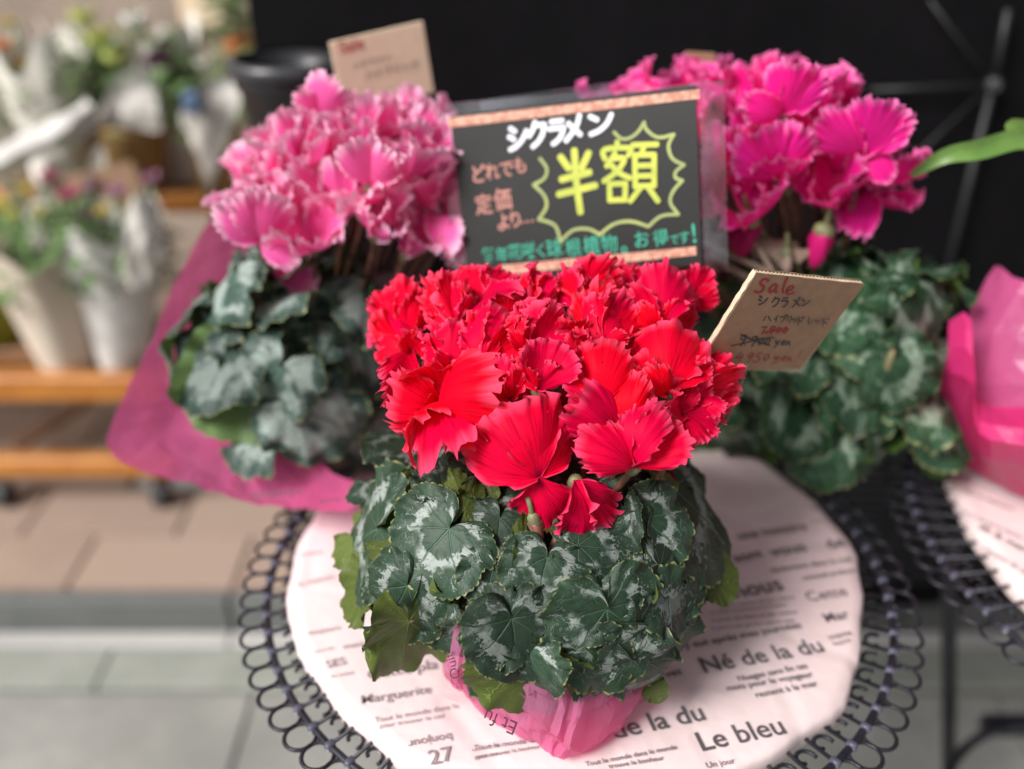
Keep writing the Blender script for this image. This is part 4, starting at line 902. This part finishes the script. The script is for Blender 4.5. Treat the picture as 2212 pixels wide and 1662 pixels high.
G = {
 'シ': [[(1,8.5),(3.2,7.2)],[(.5,5.6),(2.8,4.4)],[(1,1),(4,2),(6.8,4.2),(8.6,7)]],
 'ク': [[(3.6,9.2),(2.6,6.6),(.8,4.4)],'L',[(3.3,8),(8,8)],[(8,8),(7.2,4.6),(5.2,2),(2.6,.4)]],
 'ラ': [[(2,8.8),(7.6,8.8)],[(1,6.1),(8.3,6.1)],[(8.3,6.1),(7.2,3.2),(5.2,1.3),(3,.3)]],
 'メ': [[(7.5,9.2),(5.8,5),(1.2,.6)],[(2.3,6.8),(8,2.2)]],
 'ン': [[(.9,8.6),(3.6,6.8)],[(1.2,.8),(4.5,2),(7.4,4.8),(9,8.4)]],
 'ハ': [[(3.5,7.6),(.8,1.2)],[(5.8,7.8),(8.8,1.8)]],
 'イ': [[(7,9.2),(4.2,5.6),(1,3.8)],[(4.6,6),(4.4,.4)]],
 'ブ': [[(1,7.6),(7.2,7.6)],[(7.2,7.6),(6.2,4.2),(3,.6)],[(7.4,10.4),(8.1,9.2)],[(9,10.6),(9.7,9.4)]],
 'リ': [[(2.5,8.6),(2.3,3.6)],[(7,9),(6.8,4),(4.2,.2)]],
 'ッ': [[(1.5,5.6),(2.2,4)],[(4,5.9),(4.6,4.3)],[(7.5,5.9),(6,2.2),(3.5,.4)]],
 'ド': [[(3,9.2),(2.8,.3)],[(3,6),(7,4)],[(6,9.4),(6.8,8)],[(7.9,9.9),(8.6,8.5)]],
 'レ': [[(2.5,9),(2.3,1)],[(2.3,1),(5,2.2),(8.5,5.4)]],
 '半': [[(1.6,9.2),(3.4,7.2)],[(8.2,9.2),(6.4,7)],[(4.9,9.9),(5,5),(5.6,0)],[(1.6,5.6),(8.2,6.1)],[(.8,3.3),(9.4,3.9)]],
 '額': [[(2.6,10.2),(2.6,9.1)],[(.4,7.4),(.3,9),(4.9,9.1),(4.6,7.9)],[(2.2,8.3),(.7,6.2)],[(1.6,7.4),(3.9,7.4),(2.6,5.3),(.2,3.7)],[(1.5,6.4),(3,5),(4.9,4.1)],[(1.2,3.2),(1.3,.4)],[(1.2,3.2),(4.1,3.2)],[(4.1,3.2),(4,.4)],[(1.3,.5),(4.1,.5)],
        [(5.4,9.6),(9.8,9.6)],[(7.5,9.4),(7,8.1)],[(5.8,7.9),(5.9,2.6)],[(5.8,7.9),(9.3,7.9)],[(9.3,7.9),(9.3,2.6)],[(5.8,6.1),(9.2,6.1)],[(5.8,4.4),(9.2,4.4)],[(5.8,2.7),(9.2,2.7)],[(6.9,2.5),(5,.2)],[(8.2,2.5),(10,.1)]],
 'S': [[(8.4,8.2),(7,9.4),(4.2,9),(3,7),(4.6,5.4),(6.6,4),(6,1.4),(3.4,.4),(.6,1.2)]],
 'a': [[(6.6,5),(4.6,5.8),(2,4),(1.6,1.4),(3.4,.6),(5.6,2.6),(6.8,5.4)],[(6.8,5.4),(6.6,2),(8,.6)]],
 'l': [[(4,10),(3,4),(4,.6)]],
 'e': [[(1.6,2.8),(5,3.6),(6,5.2),(4.4,6),(2.2,4.4),(2,1.8),(3.8,.5),(7,1.6)]],
 'y': [[(1.6,5.6),(2.6,2.6),(4.4,2.4),(6.4,5.6)],[(6.4,5.6),(5,0),(2.4,-3.6)]],
 'n': [[(1.6,5.4),(1.8,.6)],[(1.8,2.6),(4,5.4),(5.6,4.6),(5.6,1.6),(7.4,.8)]],
 '4': [[(5,9),(1,4)],[(1,4),(8,4.2)],[(7,7),(5.6,.2)]],
 '9': [[(7,7.8),(4.6,9),(2.4,7.2),(3.6,5.2),(6,6),(7.2,8)],[(7.2,8),(6,4),(4.4,.2)]],
 '5': [[(8,9),(4,8.8)],[(4,8.8),(3,5.6),(6.2,5.6),(6.4,2.4),(4,.4),(1.4,1)]],
 '0': [[(5,8.6),(2.4,6.4),(2.2,2.6),(4.2,.6),(7,2.8),(7.2,6.8),(5,8.6)]],
 '7': [[(1.6,8.6),(7.6,9)],[(7.6,9),(5,4.6),(3.6,.2)]],
 '.': [[(2,.8),(2.6,.2)]], '!': [[(6,11),(3.6,4)],[(2.6,1.6),(2.4,1)]],
}
def glyph(ch, x, y, w_, h, slant=0.0, tilt=0.0):
    """strokes of a glyph in picture units; x,y lower-left, tilt = rise per unit to the right"""
    out = []
    for s in G[ch]:
        if s == 'L': continue
        pts = [(x + gx / 10 * w_ + slant * gy / 10 * h, y - gy / 10 * h - tilt * gx / 10 * w_) for gx, gy in s]
        out.append(pts)
    return out
def on_card(strokes, conv, p, n, sm_=4):
    return [[at_plane(*conv(q.x, q.y), p, n) for q in smooth_poly([Vector((a, b_, 0)) for a, b_ in s], sm_)] for s in strokes]
# the chalkboard sign in its clear stand
sn = Vector((-.356, -.882, .309)).normalized(); sp_ = at_y(1250, 400, .66)
def z3(x, y): return (x * .3072 + 906.1, y * .3072 + 158.6)
sg = empty('price_sign', (.08, .69, TZ), 'blackboard half-price sign with yellow burst in a clear acrylic stand', 'sign')
BOARD = plain('blackboard_card', (.006, .0065, .006), (.013, .014, .0135), .42, 8, .1, .0005, 0, .3)
def slab_px(corners, p, n, th, back=0.0):
    f_ = [at_plane(*c_, p, n) + n * (-back) for c_ in corners]; b_ = [q - n * th for q in f_]
    mb = MB(); mb.add(f_ + b_, [(3, 2, 1, 0), (4, 5, 6, 7)] + [(k, (k + 1) % 4, 4 + (k + 1) % 4, 4 + k) for k in range(4)]); return mb
slab_px([(972, 250), (1503, 184), (1516, 572), (1012, 612)], sp_, sn, .0012).build('board', BOARD, sg)
slab_px([(950, 224), (1562, 172), (1572, 588), (978, 632)], sp_, sn, .0022, .003).build('acrylic_back', CLEAR, sg)
slab_px([(1018, 212), (1300, 172), (1310, 215), (1022, 250)], sp_, sn, .0022, .016).build('acrylic_lip', clear_mat('smoky_acrylic', (.6, .62, .7)), sg)
bs = at_plane(1262, 600, sp_, sn) - sn * .005
MB().tube([bs, Vector((bs.x, bs.y + .01, TZ + .10)), Vector((bs.x, bs.y + .02, TZ + .012))], .004, 10).build('acrylic_rod', CLEAR, sg, smooth=True)
MB().box((bs.x, bs.y + .02, TZ + .007), (.08, .06, .006)).build('acrylic_base', CLEAR, sg)
TAPE = plain('patterned_tape', (.62, .34, .25), (.46, .20, .14), .6, 260, .1, .0003, 0, .4, 3, .45, .55)
def tape(c4): slab_px([z3(*q) for q in c4], sp_ + sn * .0006, sn, .0004).build('washi_tape', TAPE, sg)
tape([(190, 318), (1970, 112), (1972, 178), (200, 384)]); tape([(560, 1352), (1945, 1218), (1947, 1278), (600, 1418)])
WHITE = plain('white_marker', (.78, .80, .86), (.7, .72, .8), .6, 60, 0); YEL = plain('yellow_marker', (.52, .56, .07), (.40, .46, .06), .6, 60, 0)
YELP = plain('pale_yellow_marker', (.36, .41, .13), (.28, .33, .12), .6, 60, 0); ROSE = plain('rose_marker', (.50, .22, .18), (.40, .17, .14), .6, 60, 0); TEAL = plain('teal_marker', (.03, .36, .24), (.02, .27, .18), .6, 60, 0)
sc = .3072 * .00037
def sstrokes(s, wpx, mat): ribbon(on_card(s, z3, sp_, sn), wpx * sc * .98, sn, sg, mat)
s_ = []
for ch, x, y, w_, h in [('シ', 625, 560, 150, 200), ('ク', 760, 530, 150, 195), ('ラ', 900, 508, 140, 185), ('メ', 1015, 490, 150, 195), ('ン', 1185, 445, 185, 160)]: s_ += glyph(ch, x, y, w_, h, 0, .12)
sstrokes(s_, 34, WHITE)
sstrokes(glyph('半', 965, 1000, 300, 440, -.05, .14), 46, YEL)
sstrokes(glyph('額', 1290, 915, 390, 420, 0, .03), 36, YEL)
burst = [[(1370,415),(1420,460),(1480,455),(1540,410),(1580,345)],[(1580,345),(1600,400),(1680,452),(1790,430)],[(1790,430),(1752,510),(1780,600),(1862,645)],[(1862,645),(1805,690),(1802,735),(1850,755)],[(1850,755),(1785,830),(1765,910),(1822,992)],[(1822,992),(1700,1005),(1612,1078)],[(1612,1078),(1490,1042),(1370,1060),(1270,1135)],[(1270,1135),(1190,1095),(1080,1105),(995,1182)],[(995,1182),(965,1085),(920,1050),(840,1028)],[(840,1028),(895,940),(880,860),(805,785)],[(805,785),(880,740),(898,670),(850,600)]]
sstrokes(burst, 22, YELP)
def sfont(ch, x0, x1, y, mat, hs=1.0, off=.02): 
    put_text(ch, at_plane(*z3(x0, y), sp_, sn), at_plane(*z3(x1, y - (x1 - x0) * .13), sp_, sn), sn, sg, mat, hs, .0005, off)
for ch, x0, x1, y in [('ど', 380, 475, 765), ('れ', 470, 570, 745), ('で', 570, 665, 725), ('も', 670, 755, 700), ('定', 400, 520, 985), ('価', 530, 655, 955), ('よ', 555, 640, 1100), ('り', 650, 715, 1080)]:
    sfont(ch, x0, x1, y, ROSE, 1.12 if ch != '価' else 1.15)
sfont('…', 715, 805, 1055, ROSE)
for ch, x0, x1, y in [('毎', 445, 540, 1330), ('年', 545, 635, 1325), ('花', 632, 725, 1305), ('咲', 728, 825, 1298), ('く', 835, 885, 1290), ('球', 900, 1015, 1288), ('根', 1035, 1145, 1282), ('植', 1160, 1275, 1268), ('物', 1285, 1400, 1258), ('。', 1420, 1465, 1258), ('お', 1520, 1620, 1222), ('得', 1650, 1755, 1210), ('で', 1765, 1825, 1200), ('す', 1830, 1905, 1195), ('!', 1925, 1950, 1190)]:
    sfont(ch, x0, x1, y, TEAL, 1.1, .012)

# corrugated sale card
cn = Vector((.356, -.882, -.309)).normalized(); cp = CAM + ray(1690, 690) * .58
sale = empty('sale_card', at_plane(1540, 900, cp, cn), 'brown corrugated cardboard sale card handwritten in red and black', 'price card')
cc4 = [(1635, 590), (1869, 614), (1729, 796), (1502, 801)]
f4 = [at_plane(*q, cp, cn) for q in cc4]
TH = .0042
def sheet(off, th, mat, name, jag=0.0, n=14, seed=0):
    rg = random.Random(seed); a, b_, c_, d_ = [q - cn * off for q in f4]; vs, fs = [], []
    ring = []
    for p, q in ((a, b_), (b_, c_), (c_, d_), (d_, a)):
        for k in range(n): ring.append(p.lerp(q, k / n) + Vector((rg.uniform(-1, 1), rg.uniform(-1, 1), rg.uniform(-1, 1))) * jag)
    N = len(ring); vs = ring + [p - cn * th for p in ring]
    fs = [tuple(range(N))[::-1], tuple(range(N, 2 * N))] + [(k, (k + 1) % N, N + (k + 1) % N, N + k) for k in range(N)]
    mb = MB(); mb.add(vs, fs); return mb.build(name, mat, sale)
CORR = plain('corrugated_edge', (.62, .52, .38), (.5, .4, .28), .85, 90, .4, .0005)
sheet(0, .0005, CARD, 'front_liner', .0002, 14, 1); sheet(TH - .0005, .0005, CARD, 'back_liner', .0003, 14, 2); 
a, b_, c_, d_ = [q - cn * .0005 for q in f4]; ex = (b_ - a); ey = (d_ - a); NF = 30; mb = MB()
vs, fs = [], []
for k in range(NF * 6 + 1):
    t = k / (NF * 6); z = (TH - .001) * (.5 - .5 * math.cos(t * NF * 2 * math.pi)) 
    for sft in (0.004, .996): vs.append(a + ex * (.004 + .992 * t) + ey * sft - cn * z)
fs = [(2 * k, 2 * k + 1, 2 * k + 3, 2 * k + 2) for k in range(NF * 6)]
mb.add(vs, fs); mb.build('fluting', CORR, sale)
mb = MB(); lft = [a.lerp(d_, k / 20) for k in range(21)]; rg = random.Random(4)
for j, dz in enumerate((.0, .0012, .0024, .0032)): pass
vs = []
for k, p in enumerate(lft):
    for dz in (.0, .0014, .0026, .0033): vs.append(p - cn * dz - ex.normalized() * rg.uniform(.0001, .0010))
fs = [(k * 4 + i, k * 4 + i + 1, k * 4 + 5 + i, k * 4 + 4 + i) for k in range(20) for i in range(3)]
mb.add(vs, fs); mb.build('torn_side', CORR, sale)
sb = (f4[2] * .45 + f4[3] * .55) - cn * .002
MB().tube([sb + ey.normalized() * -.01, sb + Vector((-.006, .0, -.04)), Vector((.07, .53, TZ + .085))], .0016, 8).build('stick', STEM_PALE, sale, smooth=True)
def z6(x, y): return (x * .3407 + 1415.8, y * .3407 + 509.7)
RMK = plain('red_marker', (.36, .012, .02), (.28, .01, .015), .6, 80, 0); BMK = plain('black_marker', (.012, .012, .016), (.02, .02, .025), .5, 80, 0)
csc = .3407 * .00042
def cst(s, wpx, mat): ribbon(on_card(s, z6, cp, cn), wpx * csc, cn, sale, mat, 'lettering', .0003)
s_ = []
for ch, x, y, w_, h in [('S', 620, 362, 85, 95), ('a', 705, 362, 75, 95), ('l', 775, 366, 75, 100), ('e', 808, 372, 85, 95)]: s_ += glyph(ch, x, y, w_, h, .28, -.03)
cst(s_, 12, RMK)
s_ = []
for ch, x, y, w_, h in [('シ', 645, 442, 66, 72), ('ク', 728, 450, 58, 70), ('ラ', 785, 450, 58, 68), ('メ', 855, 455, 62, 78), ('ン', 915, 440, 60, 45)]: s_ += glyph(ch, x, y, w_, h, .15, -.03)
cst(s_, 8, BMK)
s_ = []
for ch, x, y, w_, h in [('ハ', 675, 545, 60, 48), ('イ', 745, 545, 38, 48), ('ブ', 778, 550, 50, 50), ('リ', 820, 552, 45, 55), ('ッ', 858, 548, 40, 45), ('ド', 885, 560, 55, 52), ('レ', 952, 558, 45, 55), ('ッ', 1000, 555, 40, 45), ('ド', 1035, 570, 62, 58)]: s_ += glyph(ch, x, y, w_, h, .12, -.02)
cst(s_, 5.5, BMK)
s_ = []
for ch, x, y, w_, h in [('7', 655, 625, 50, 55), ('.', 700, 622, 20, 20), ('9', 705, 625, 55, 60), ('0', 755, 615, 42, 42), ('0', 795, 615, 45, 42)]: s_ += glyph(ch, x, y, w_, h, .25, 0)
s_ += [[(690, 610), (760, 600), (840, 592)]]
cst(s_, 8, RMK)
s_ = []
for ch, x, y, w_, h in [('9', 505, 700, 70, 80), ('.', 560, 692, 20, 20), ('9', 580, 702, 62, 75), ('0', 640, 690, 42, 50), ('0', 680, 690, 45, 50), ('y', 745, 688, 45, 50), ('e', 785, 690, 40, 50), ('n', 815, 690, 45, 45)]: s_ += glyph(ch, x, y, w_, h, .35, 0)
s_ += [[(478, 692), (560, 676), (640, 655), (748, 640)], [(540, 622), (600, 650), (660, 672), (720, 690)]]
cst(s_, 7, BMK)
s_ = []
for ch, x, y, w_, h in [('4', 490, 800, 62, 70), ('.', 540, 802, 20, 20), ('9', 555, 805, 62, 72), ('5', 605, 802, 62, 66), ('0', 670, 790, 50, 50), ('y', 735, 790, 55, 55), ('e', 785, 792, 45, 50), ('n', 820, 792, 50, 45), ('!', 870, 795, 50, 62)]: s_ += glyph(ch, x, y, w_, h, .4, 0)
cst(s_, 6, RMK)

# pale card in the pink plant, small card in the magenta plant
n2 = Vector((.406, -.913, -.035)).normalized(); p2 = at_y(820, 110, .86)
pc = empty('pink_plant_card', at_plane(830, 240, p2, n2), 'pale beige handwritten card standing behind the pink flowers', 'price card')
slab_px([(712, 93), (913, 47), (937, 200), (742, 240)], p2, n2, .003).build('card', CARD_PALE, pc)
put_text('Sale', at_plane(735, 116, p2, n2), at_plane(787, 103, p2, n2), n2, pc, plain('faded_red_marker', (.55, .12, .10)), 1, .0006, .015)
put_text('シクラメン', at_plane(765, 150, p2, n2), at_plane(845, 128, p2, n2), n2, pc, plain('faded_black_marker', (.22, .2, .19)), 1, .0006, .01)
put_text('ハイブリッド', at_plane(790, 172, p2, n2), at_plane(905, 145, p2, n2), n2, pc, plain('faded_black_marker', (.22, .2, .19)), 1, .0006, .01)
q = at_plane(840, 235, p2, n2) - n2 * .002; MB().tube([q, pfoot], .0016, 8).build('stick', STEM_PALE, pc, smooth=True)
p3 = at_y(1510, 130, .80); mc2 = empty('magenta_plant_card', at_y(1510, 190, .80), 'tan card edge peeking between the magenta flowers', 'price card')
slab_px([(1482, 112), (1545, 116), (1560, 200), (1495, 200)], p3, Vector((0, -1, 0)), .003).build('card', CARD, mc2)
MB().tube([at_y(1525, 199, .801), mfoot], .0016, 8).build('stick', STEM_PALE, mc2, smooth=True)

# ------------------------------------------------------------------ plant rack on the left
WOOD = plain('orange_stained_wood', (.48, .19, .03), (.38, .13, .02), .45, 14, .15); WOODD = plain('brown_stained_wood', (.20, .09, .035), (.15, .065, .025), .5, 14, .15)
Y1, Y2 = 1.56, 1.92
rk = empty('plant_rack', (-1.1, 1.7, STEP), 'orange-brown wooden tiered rack carrying wrapped potted plants', 'rack')
def bar(pa, pb, y, h, d=.035, mat=WOOD, nm='rail'):
    A, B = at_y(*pa, y), at_y(*pb, y); c_ = (A + B) / 2
    MB().box(c_, ((B - A).length, d, h), bev=.004).build(nm, mat, rk)
zs1 = at_y(150, 800, Y1).z; zs2 = at_y(440, 430, Y2).z
xa, xb = -1.75, at_y(340, 800, Y1).x
for (y, z, h, nm) in ((Y1 - .06, zs1, .052, 'front_rail'), (Y1 - .06, at_y(150, 1003, Y1 - .06).z, .042, 'bottom_rail'), (Y2 - .02, zs2, .04, 'upper_rail'), (Y2 + .2, zs2, .04, 'upper_back_rail')):
    x_b = xb + (.13 if 'upper' in nm else .03); MB().box(((xa + x_b) / 2, y, z), (x_b - xa, .032, h), bev=.004).build(nm, WOOD, rk)
for k in range(3): MB().box(((xa + xb) / 2, Y1 + .02 + k * .085, zs1 - .004), (xb - xa, .07, .018), bev=.003).build('shelf_slat', WOODD, rk)
for k in range(3): MB().box(((xa + xb + .1) / 2, Y2 + .04 + k * .07, zs2 - .004), (xb + .1 - xa, .055, .018), bev=.003).build('shelf_slat', WOODD, rk)
for xx in (-1.62, xb - .02):
    MB().box((xx, Y1 - .035, (STEP + .04 + zs1 - .026) / 2 + .0), (.035, .035, zs1 - STEP - .066), bev=.003).build('post', WOODD, rk)
    MB().box((xx, Y2 + .22, (STEP + zs2) / 2), (.035, .035, zs2 - STEP), bev=.003).build('post', WOODD, rk)
A, B = at_y(40, 960, Y1 + .1), at_y(210, 850, Y1 + .1); MB().tube([A, B], .016, 6).build('brace', WOODD, rk)
for xx in (-1.62 + .6, xb - .02):
    MB().tube([(xx - .012, Y1 - .06, STEP + .026), (xx + .012, Y1 - .06, STEP + .026)], .026, 16).build('caster', BLACKPL, rk)
WRAP = plain('white_wrapping_paper', (.80, .765, .71), (.72, .68, .62), .8, 14, .5, .006); NEWS = plain('newsprint_wrap', (.66, .64, .61), (.50, .48, .46), .85, 22, .4, .004)
CREAM = plain('cream_paper', (.66, .57, .47), (.58, .50, .41), .8, 14, .4, .004); OCHRE = plain('ochre_pot', (.42, .26, .10), (.36, .22, .09), .6, 14, .2); TERRA = plain('terracotta_pot', (.55, .17, .045), (.48, .14, .04), .7, 16, .2)
LIME = plain('lime_pot', (.30, .34, .03), (.24, .29, .03), .5, 14, .1)
GR = [plain('foliage_green_%d' % k, c_, tuple(x * 1.6 for x in c_), .5, 30, .2) for k, c_ in enumerate([(.06, .11, .03), (.10, .17, .06), (.16, .20, .10)])]
FLC = {k: plain('flower_' + k, v, tuple(min(1, x * 1.25) for x in v), .6, 40, .1) for k, v in {'lime': (.52, .56, .16), 'white': (.72, .72, .66), 'purple': (.12, .03, .09), 'rose': (.42, .08, .16), 'orange': (.60, .16, .02), 'mauve': (.36, .16, .26), 'yellow': (.60, .45, .10)}.items()}
def rack_plant(name, label, y, top, bot, potmat, wrapmat, wrap_h, folc, flowers, seed, zbase=None):
    """top/bot: (xleft, xright, y) in picture units at depth y"""
    rg = random.Random(seed)
    A, B = at_y(top[0], top[2], y), at_y(top[1], top[2], y); C_, D_ = at_y(bot[0], bot[2], y), at_y(bot[1], bot[2], y)
    rt2, rb2 = (B.x - A.x) / 2, (D_.x - C_.x) / 2; cx = (C_.x + D_.x) / 2; tcx = (A.x + B.x) / 2; zb2 = zbase if zbase is not None else C_.z; zt2 = A.z
    pl = empty(name, (cx, y, zb2), label, 'potted plant', 'wrapped potted plants on the rack')
    def lean(z): return (tcx - cx) * (z - zb2) / max(.01, zt2 - zb2)
    def wob(r, z, a, i): return r, z
    mb = MB(); mb.lathe([(.001, zb2), (rb2 * .93, zb2), (rt2 * .88, zt2 - .02), (rt2 * .92, zt2 - .018), (rt2 * .92, zt2), (rt2 * .84, zt2), (rt2 * .8, zt2 - .02), (.001, zt2 - .022)], 24, (cx, y, 0))
    for p in mb.v: p.x += lean(p.z)
    mb.build('pot', potmat, pl, smooth=True)
    if wrapmat:
        ph = [rg.uniform(0, 6.28) for _ in range(4)]
        def wob2(r, z, a, i):
            q = i / 5; j = .5 + .5 * math.sin(a * 3 + ph[0]) * math.sin(a * 2 + ph[1])
            return r * (1 + .07 * q * math.sin(a * 7 + ph[2])), z + (q ** 2) * wrap_h * (j - .35)
        mb = MB(); hh = zt2 - zb2
        mb.lathe([(rb2 * 1.0, zb2 + .003), (rb2 + (rt2 - rb2) * .4, zb2 + hh * .4), (rb2 + (rt2 - rb2) * .8, zb2 + hh * .8), (rt2 * 1.05, zt2 + .01), (rt2 * 1.16, zt2 + wrap_h * .4), (rt2 * 1.28, zt2 + wrap_h * .8)], 40, (cx, y, 0), wob2)
        for p in mb.v: p.x += lean(min(p.z, zt2))
        mb.build('paper_wrap', wrapmat, pl, smooth=True)
    fo = MB()
    for k in range(150):
        a = rg.uniform(0, 6.28); q = math.sqrt(rg.random()) * rt2 * 1.25; h = zt2 + rg.uniform(-.01, .13)
        c_ = Vector((tcx + q * math.cos(a), y + q * math.sin(a), h)); d = Vector((math.cos(a), math.sin(a), rg.uniform(-.3, 1))).normalized(); l = rg.uniform(.03, .055)
        s = d.cross(Vector((0, 0, 1))); s = s.normalized() if s.length > .01 else RT
        fo.add([c_, c_ + d * l * .5 + s * l * .28, c_ + d * l - Vector((0, 0, l * .2)), c_ + d * l * .5 - s * l * .28], [(0, 1, 2, 3)])
    tag(fo.build('foliage', GR[folc], pl), kind='stuff')
    for (fx, fy, col, r) in flowers:
        P = at_y(fx, fy, y - .03); mb = MB()
        for k in range(6):
            a = k * math.pi / 3 + rg.uniform(-.2, .2); d = Vector((math.cos(a) * .55, math.sin(a) * .55, .85)); s = Vector((-math.sin(a), math.cos(a), 0))
            mb.add([P, P + d * r * .6 + s * r * .5, P + d * r * 1.25, P + d * r * .6 - s * r * .5, P + d * r * .7 + Vector((math.cos(a), math.sin(a), 0)) * r * .35], [(0, 1, 4), (1, 2, 4), (2, 3, 4), (3, 0, 4)])
        mb.build('blossom', FLC[col], pl, smooth=True)
        MB().tube([P, Vector((tcx + (P.x - tcx) * .4, y, zt2 - .01))], .003, 6).build('stem', GR[1], pl)
    return pl
zl, zu = zs1 + .006, zs2 + .006
rack_plant('wrapped_plant', 'green plant in cream paper at the left end of the lower shelf', Y1, (5, 200, 610), (95, 205, 782), CREAM, CREAM, .07, 1, [(30, 480, 'lime', .02), (90, 470, 'yellow', .016)], 1, zl)
rack_plant('wrapped_plant', 'mauve-flowered plant in newsprint beside the pink cellophane on the lower shelf', Y1, (175, 345, 610), (218, 312, 778), CREAM, NEWS, .12, 1, [(255, 430, 'mauve', .024), (150, 440, 'rose', .028), (225, 470, 'yellow', .02), (330, 400, 'mauve', .022), (185, 475, 'purple', .02)], 2, zl)
rack_plant('lime_potted_plant', 'lime green pot behind the cream-wrapped plant on the lower shelf', Y1 + .12, (-70, 70, 600), (-50, 60, 765), LIME, None, 0, 0, [(10, 455, 'lime', .02)], 3, zl)
rack_plant('wrapped_plant', 'grey-wrapped plant below the lime blossoms on the upper shelf', Y2, (55, 205, 280), (85, 195, 415), NEWS, WRAP, .14, 2, [(120, 100, 'white', .02), (70, 150, 'lime', .02)], 4, zu)
rack_plant('ochre_potted_plant', 'ochre pot with white paper and large lime blossoms on the upper shelf', Y2, (205, 365, 262), (232, 350, 398), OCHRE, None, 0, 1, [(185, 62, 'lime', .036), (215, 112, 'lime', .036), (255, 148, 'lime', .036), (295, 68, 'white', .034), (330, 150, 'purple', .03), (305, 180, 'purple', .022)], 5, zu)
rack_plant('ochre_potted_plant', 'ochre pot with purple flowers next to the black bucket on the upper shelf', Y2, (395, 530, 265), (432, 522, 425), OCHRE, None, 0, 1, [(350, 135, 'purple', .026), (375, 160, 'purple', .022), (440, 150, 'white', .02)], 6, zu)
rack_plant('wrapped_plant', 'orange-flowered plant in white paper in the top left corner', Y2 + .05, (-90, 70, 260), (-60, 60, 420), TERRA, WRAP, .16, 0, [(8, 120, 'orange', .03), (40, 150, 'orange', .026), (20, 60, 'yellow', .02), (75, 170, 'lime', .022)], 7, zu)
rack_plant('wrapped_plant', 'white-wrapped plant between the grey wrap and ochre pot on the upper shelf', Y2 + .12, (150, 270, 215), (175, 255, 330), CREAM, WRAP, .12, 1, [(230, 90, 'lime', .03), (160, 110, 'white', .028)], 14, zu)
rack_plant('wrapped_plant', 'purple-flowered plant in white paper at the back of the upper shelf', Y2 + .12, (320, 430, 215), (340, 420, 330), CREAM, WRAP, .12, 0, [(365, 120, 'purple', .034), (330, 145, 'purple', .03), (395, 150, 'rose', .026)], 15, zu)
rack_plant('wrapped_plant', 'green plant in white paper behind the newsprint wrap on the lower shelf', Y1 + .13, (90, 240, 540), (120, 230, 690), CREAM, WRAP, .13, 2, [(110, 400, 'rose', .026), (205, 415, 'mauve', .026), (60, 420, 'yellow', .022)], 16, zl)
rack_plant('terracotta_potted_plant', 'small orange terracotta pot showing behind the black bucket', Y2 + .30, (480, 560, 80), (495, 550, 150), TERRA, None, 0, 1, [], 8)
# loose white paper and a blue packet, cardboard sign on the rack
def loose(name, rows, mat, label, cat, seed, wrk=.008):
    o = empty(name, rows[0][0], label, cat); film_px(o, 'sheet', rows, 0, mat, 5, wrk, seed); return o
loose('paper_sheet', [[at_y(-20, 330, 1.72), at_y(90, 270, 1.74), at_y(185, 215, 1.76)], [at_y(-20, 360, 1.68), at_y(100, 300, 1.70), at_y(200, 235, 1.74)], [at_y(-20, 385, 1.70), at_y(90, 340, 1.72), at_y(215, 270, 1.76)]], NEWS, 'white paper sheet swooping across the left end of the upper shelf', 'paper', 3)
loose('paper_sheet', [[at_y(240, 180, 1.80), at_y(280, 150, 1.84), at_y(330, 180, 1.86)], [at_y(215, 240, 1.78), at_y(270, 230, 1.80), at_y(340, 230, 1.82)], [at_y(205, 275, 1.80), at_y(270, 280, 1.80), at_y(350, 280, 1.82)]], WRAP, 'white paper sheet tucked around the ochre pot with lime blossoms', 'paper', 5)
loose('paper_sheet', [[at_y(440, 180, 1.80), at_y(480, 160, 1.84), at_y(515, 180, 1.86)], [at_y(395, 235, 1.78), at_y(450, 230, 1.80), at_y(515, 230, 1.82)], [at_y(390, 265, 1.80), at_y(420, 330, 1.80), at_y(450, 420, 1.82)]], WRAP, 'white and cream paper sheet wrapped round the ochre pot beside the black bucket', 'paper', 6)
loose('paper_sheet', [[at_y(285, 430, 1.50), at_y(310, 410, 1.52), at_y(345, 450, 1.54)], [at_y(270, 520, 1.47), at_y(310, 510, 1.48), at_y(350, 530, 1.50)], [at_y(255, 610, 1.48), at_y(300, 620, 1.48), at_y(340, 610, 1.50)]], WRAP, 'upright white paper point beside the mauve flowers on the lower shelf', 'paper', 7)
pb = at_y(416, 222, 1.77); MB().box(pb, (.032, .03, .04), bev=.006).build('blue_packet', plain('blue_packet', (.10, .16, .28)), None, pb)
tag(bpy.data.objects['blue_packet'], 'small blue packet between the white papers on the upper shelf', 'packet')
A = at_y(225, 405, 1.66); sgn = MB().box(A, (.14, .004, .07), Matrix.Rotation(math.radians(-12), 3, 'Y')).build('cardboard_sign', CARD, None, A)
tag(sgn, 'brown cardboard sign standing behind the lower shelf plants', 'sign')
bpy.data.objects.remove(TXO)
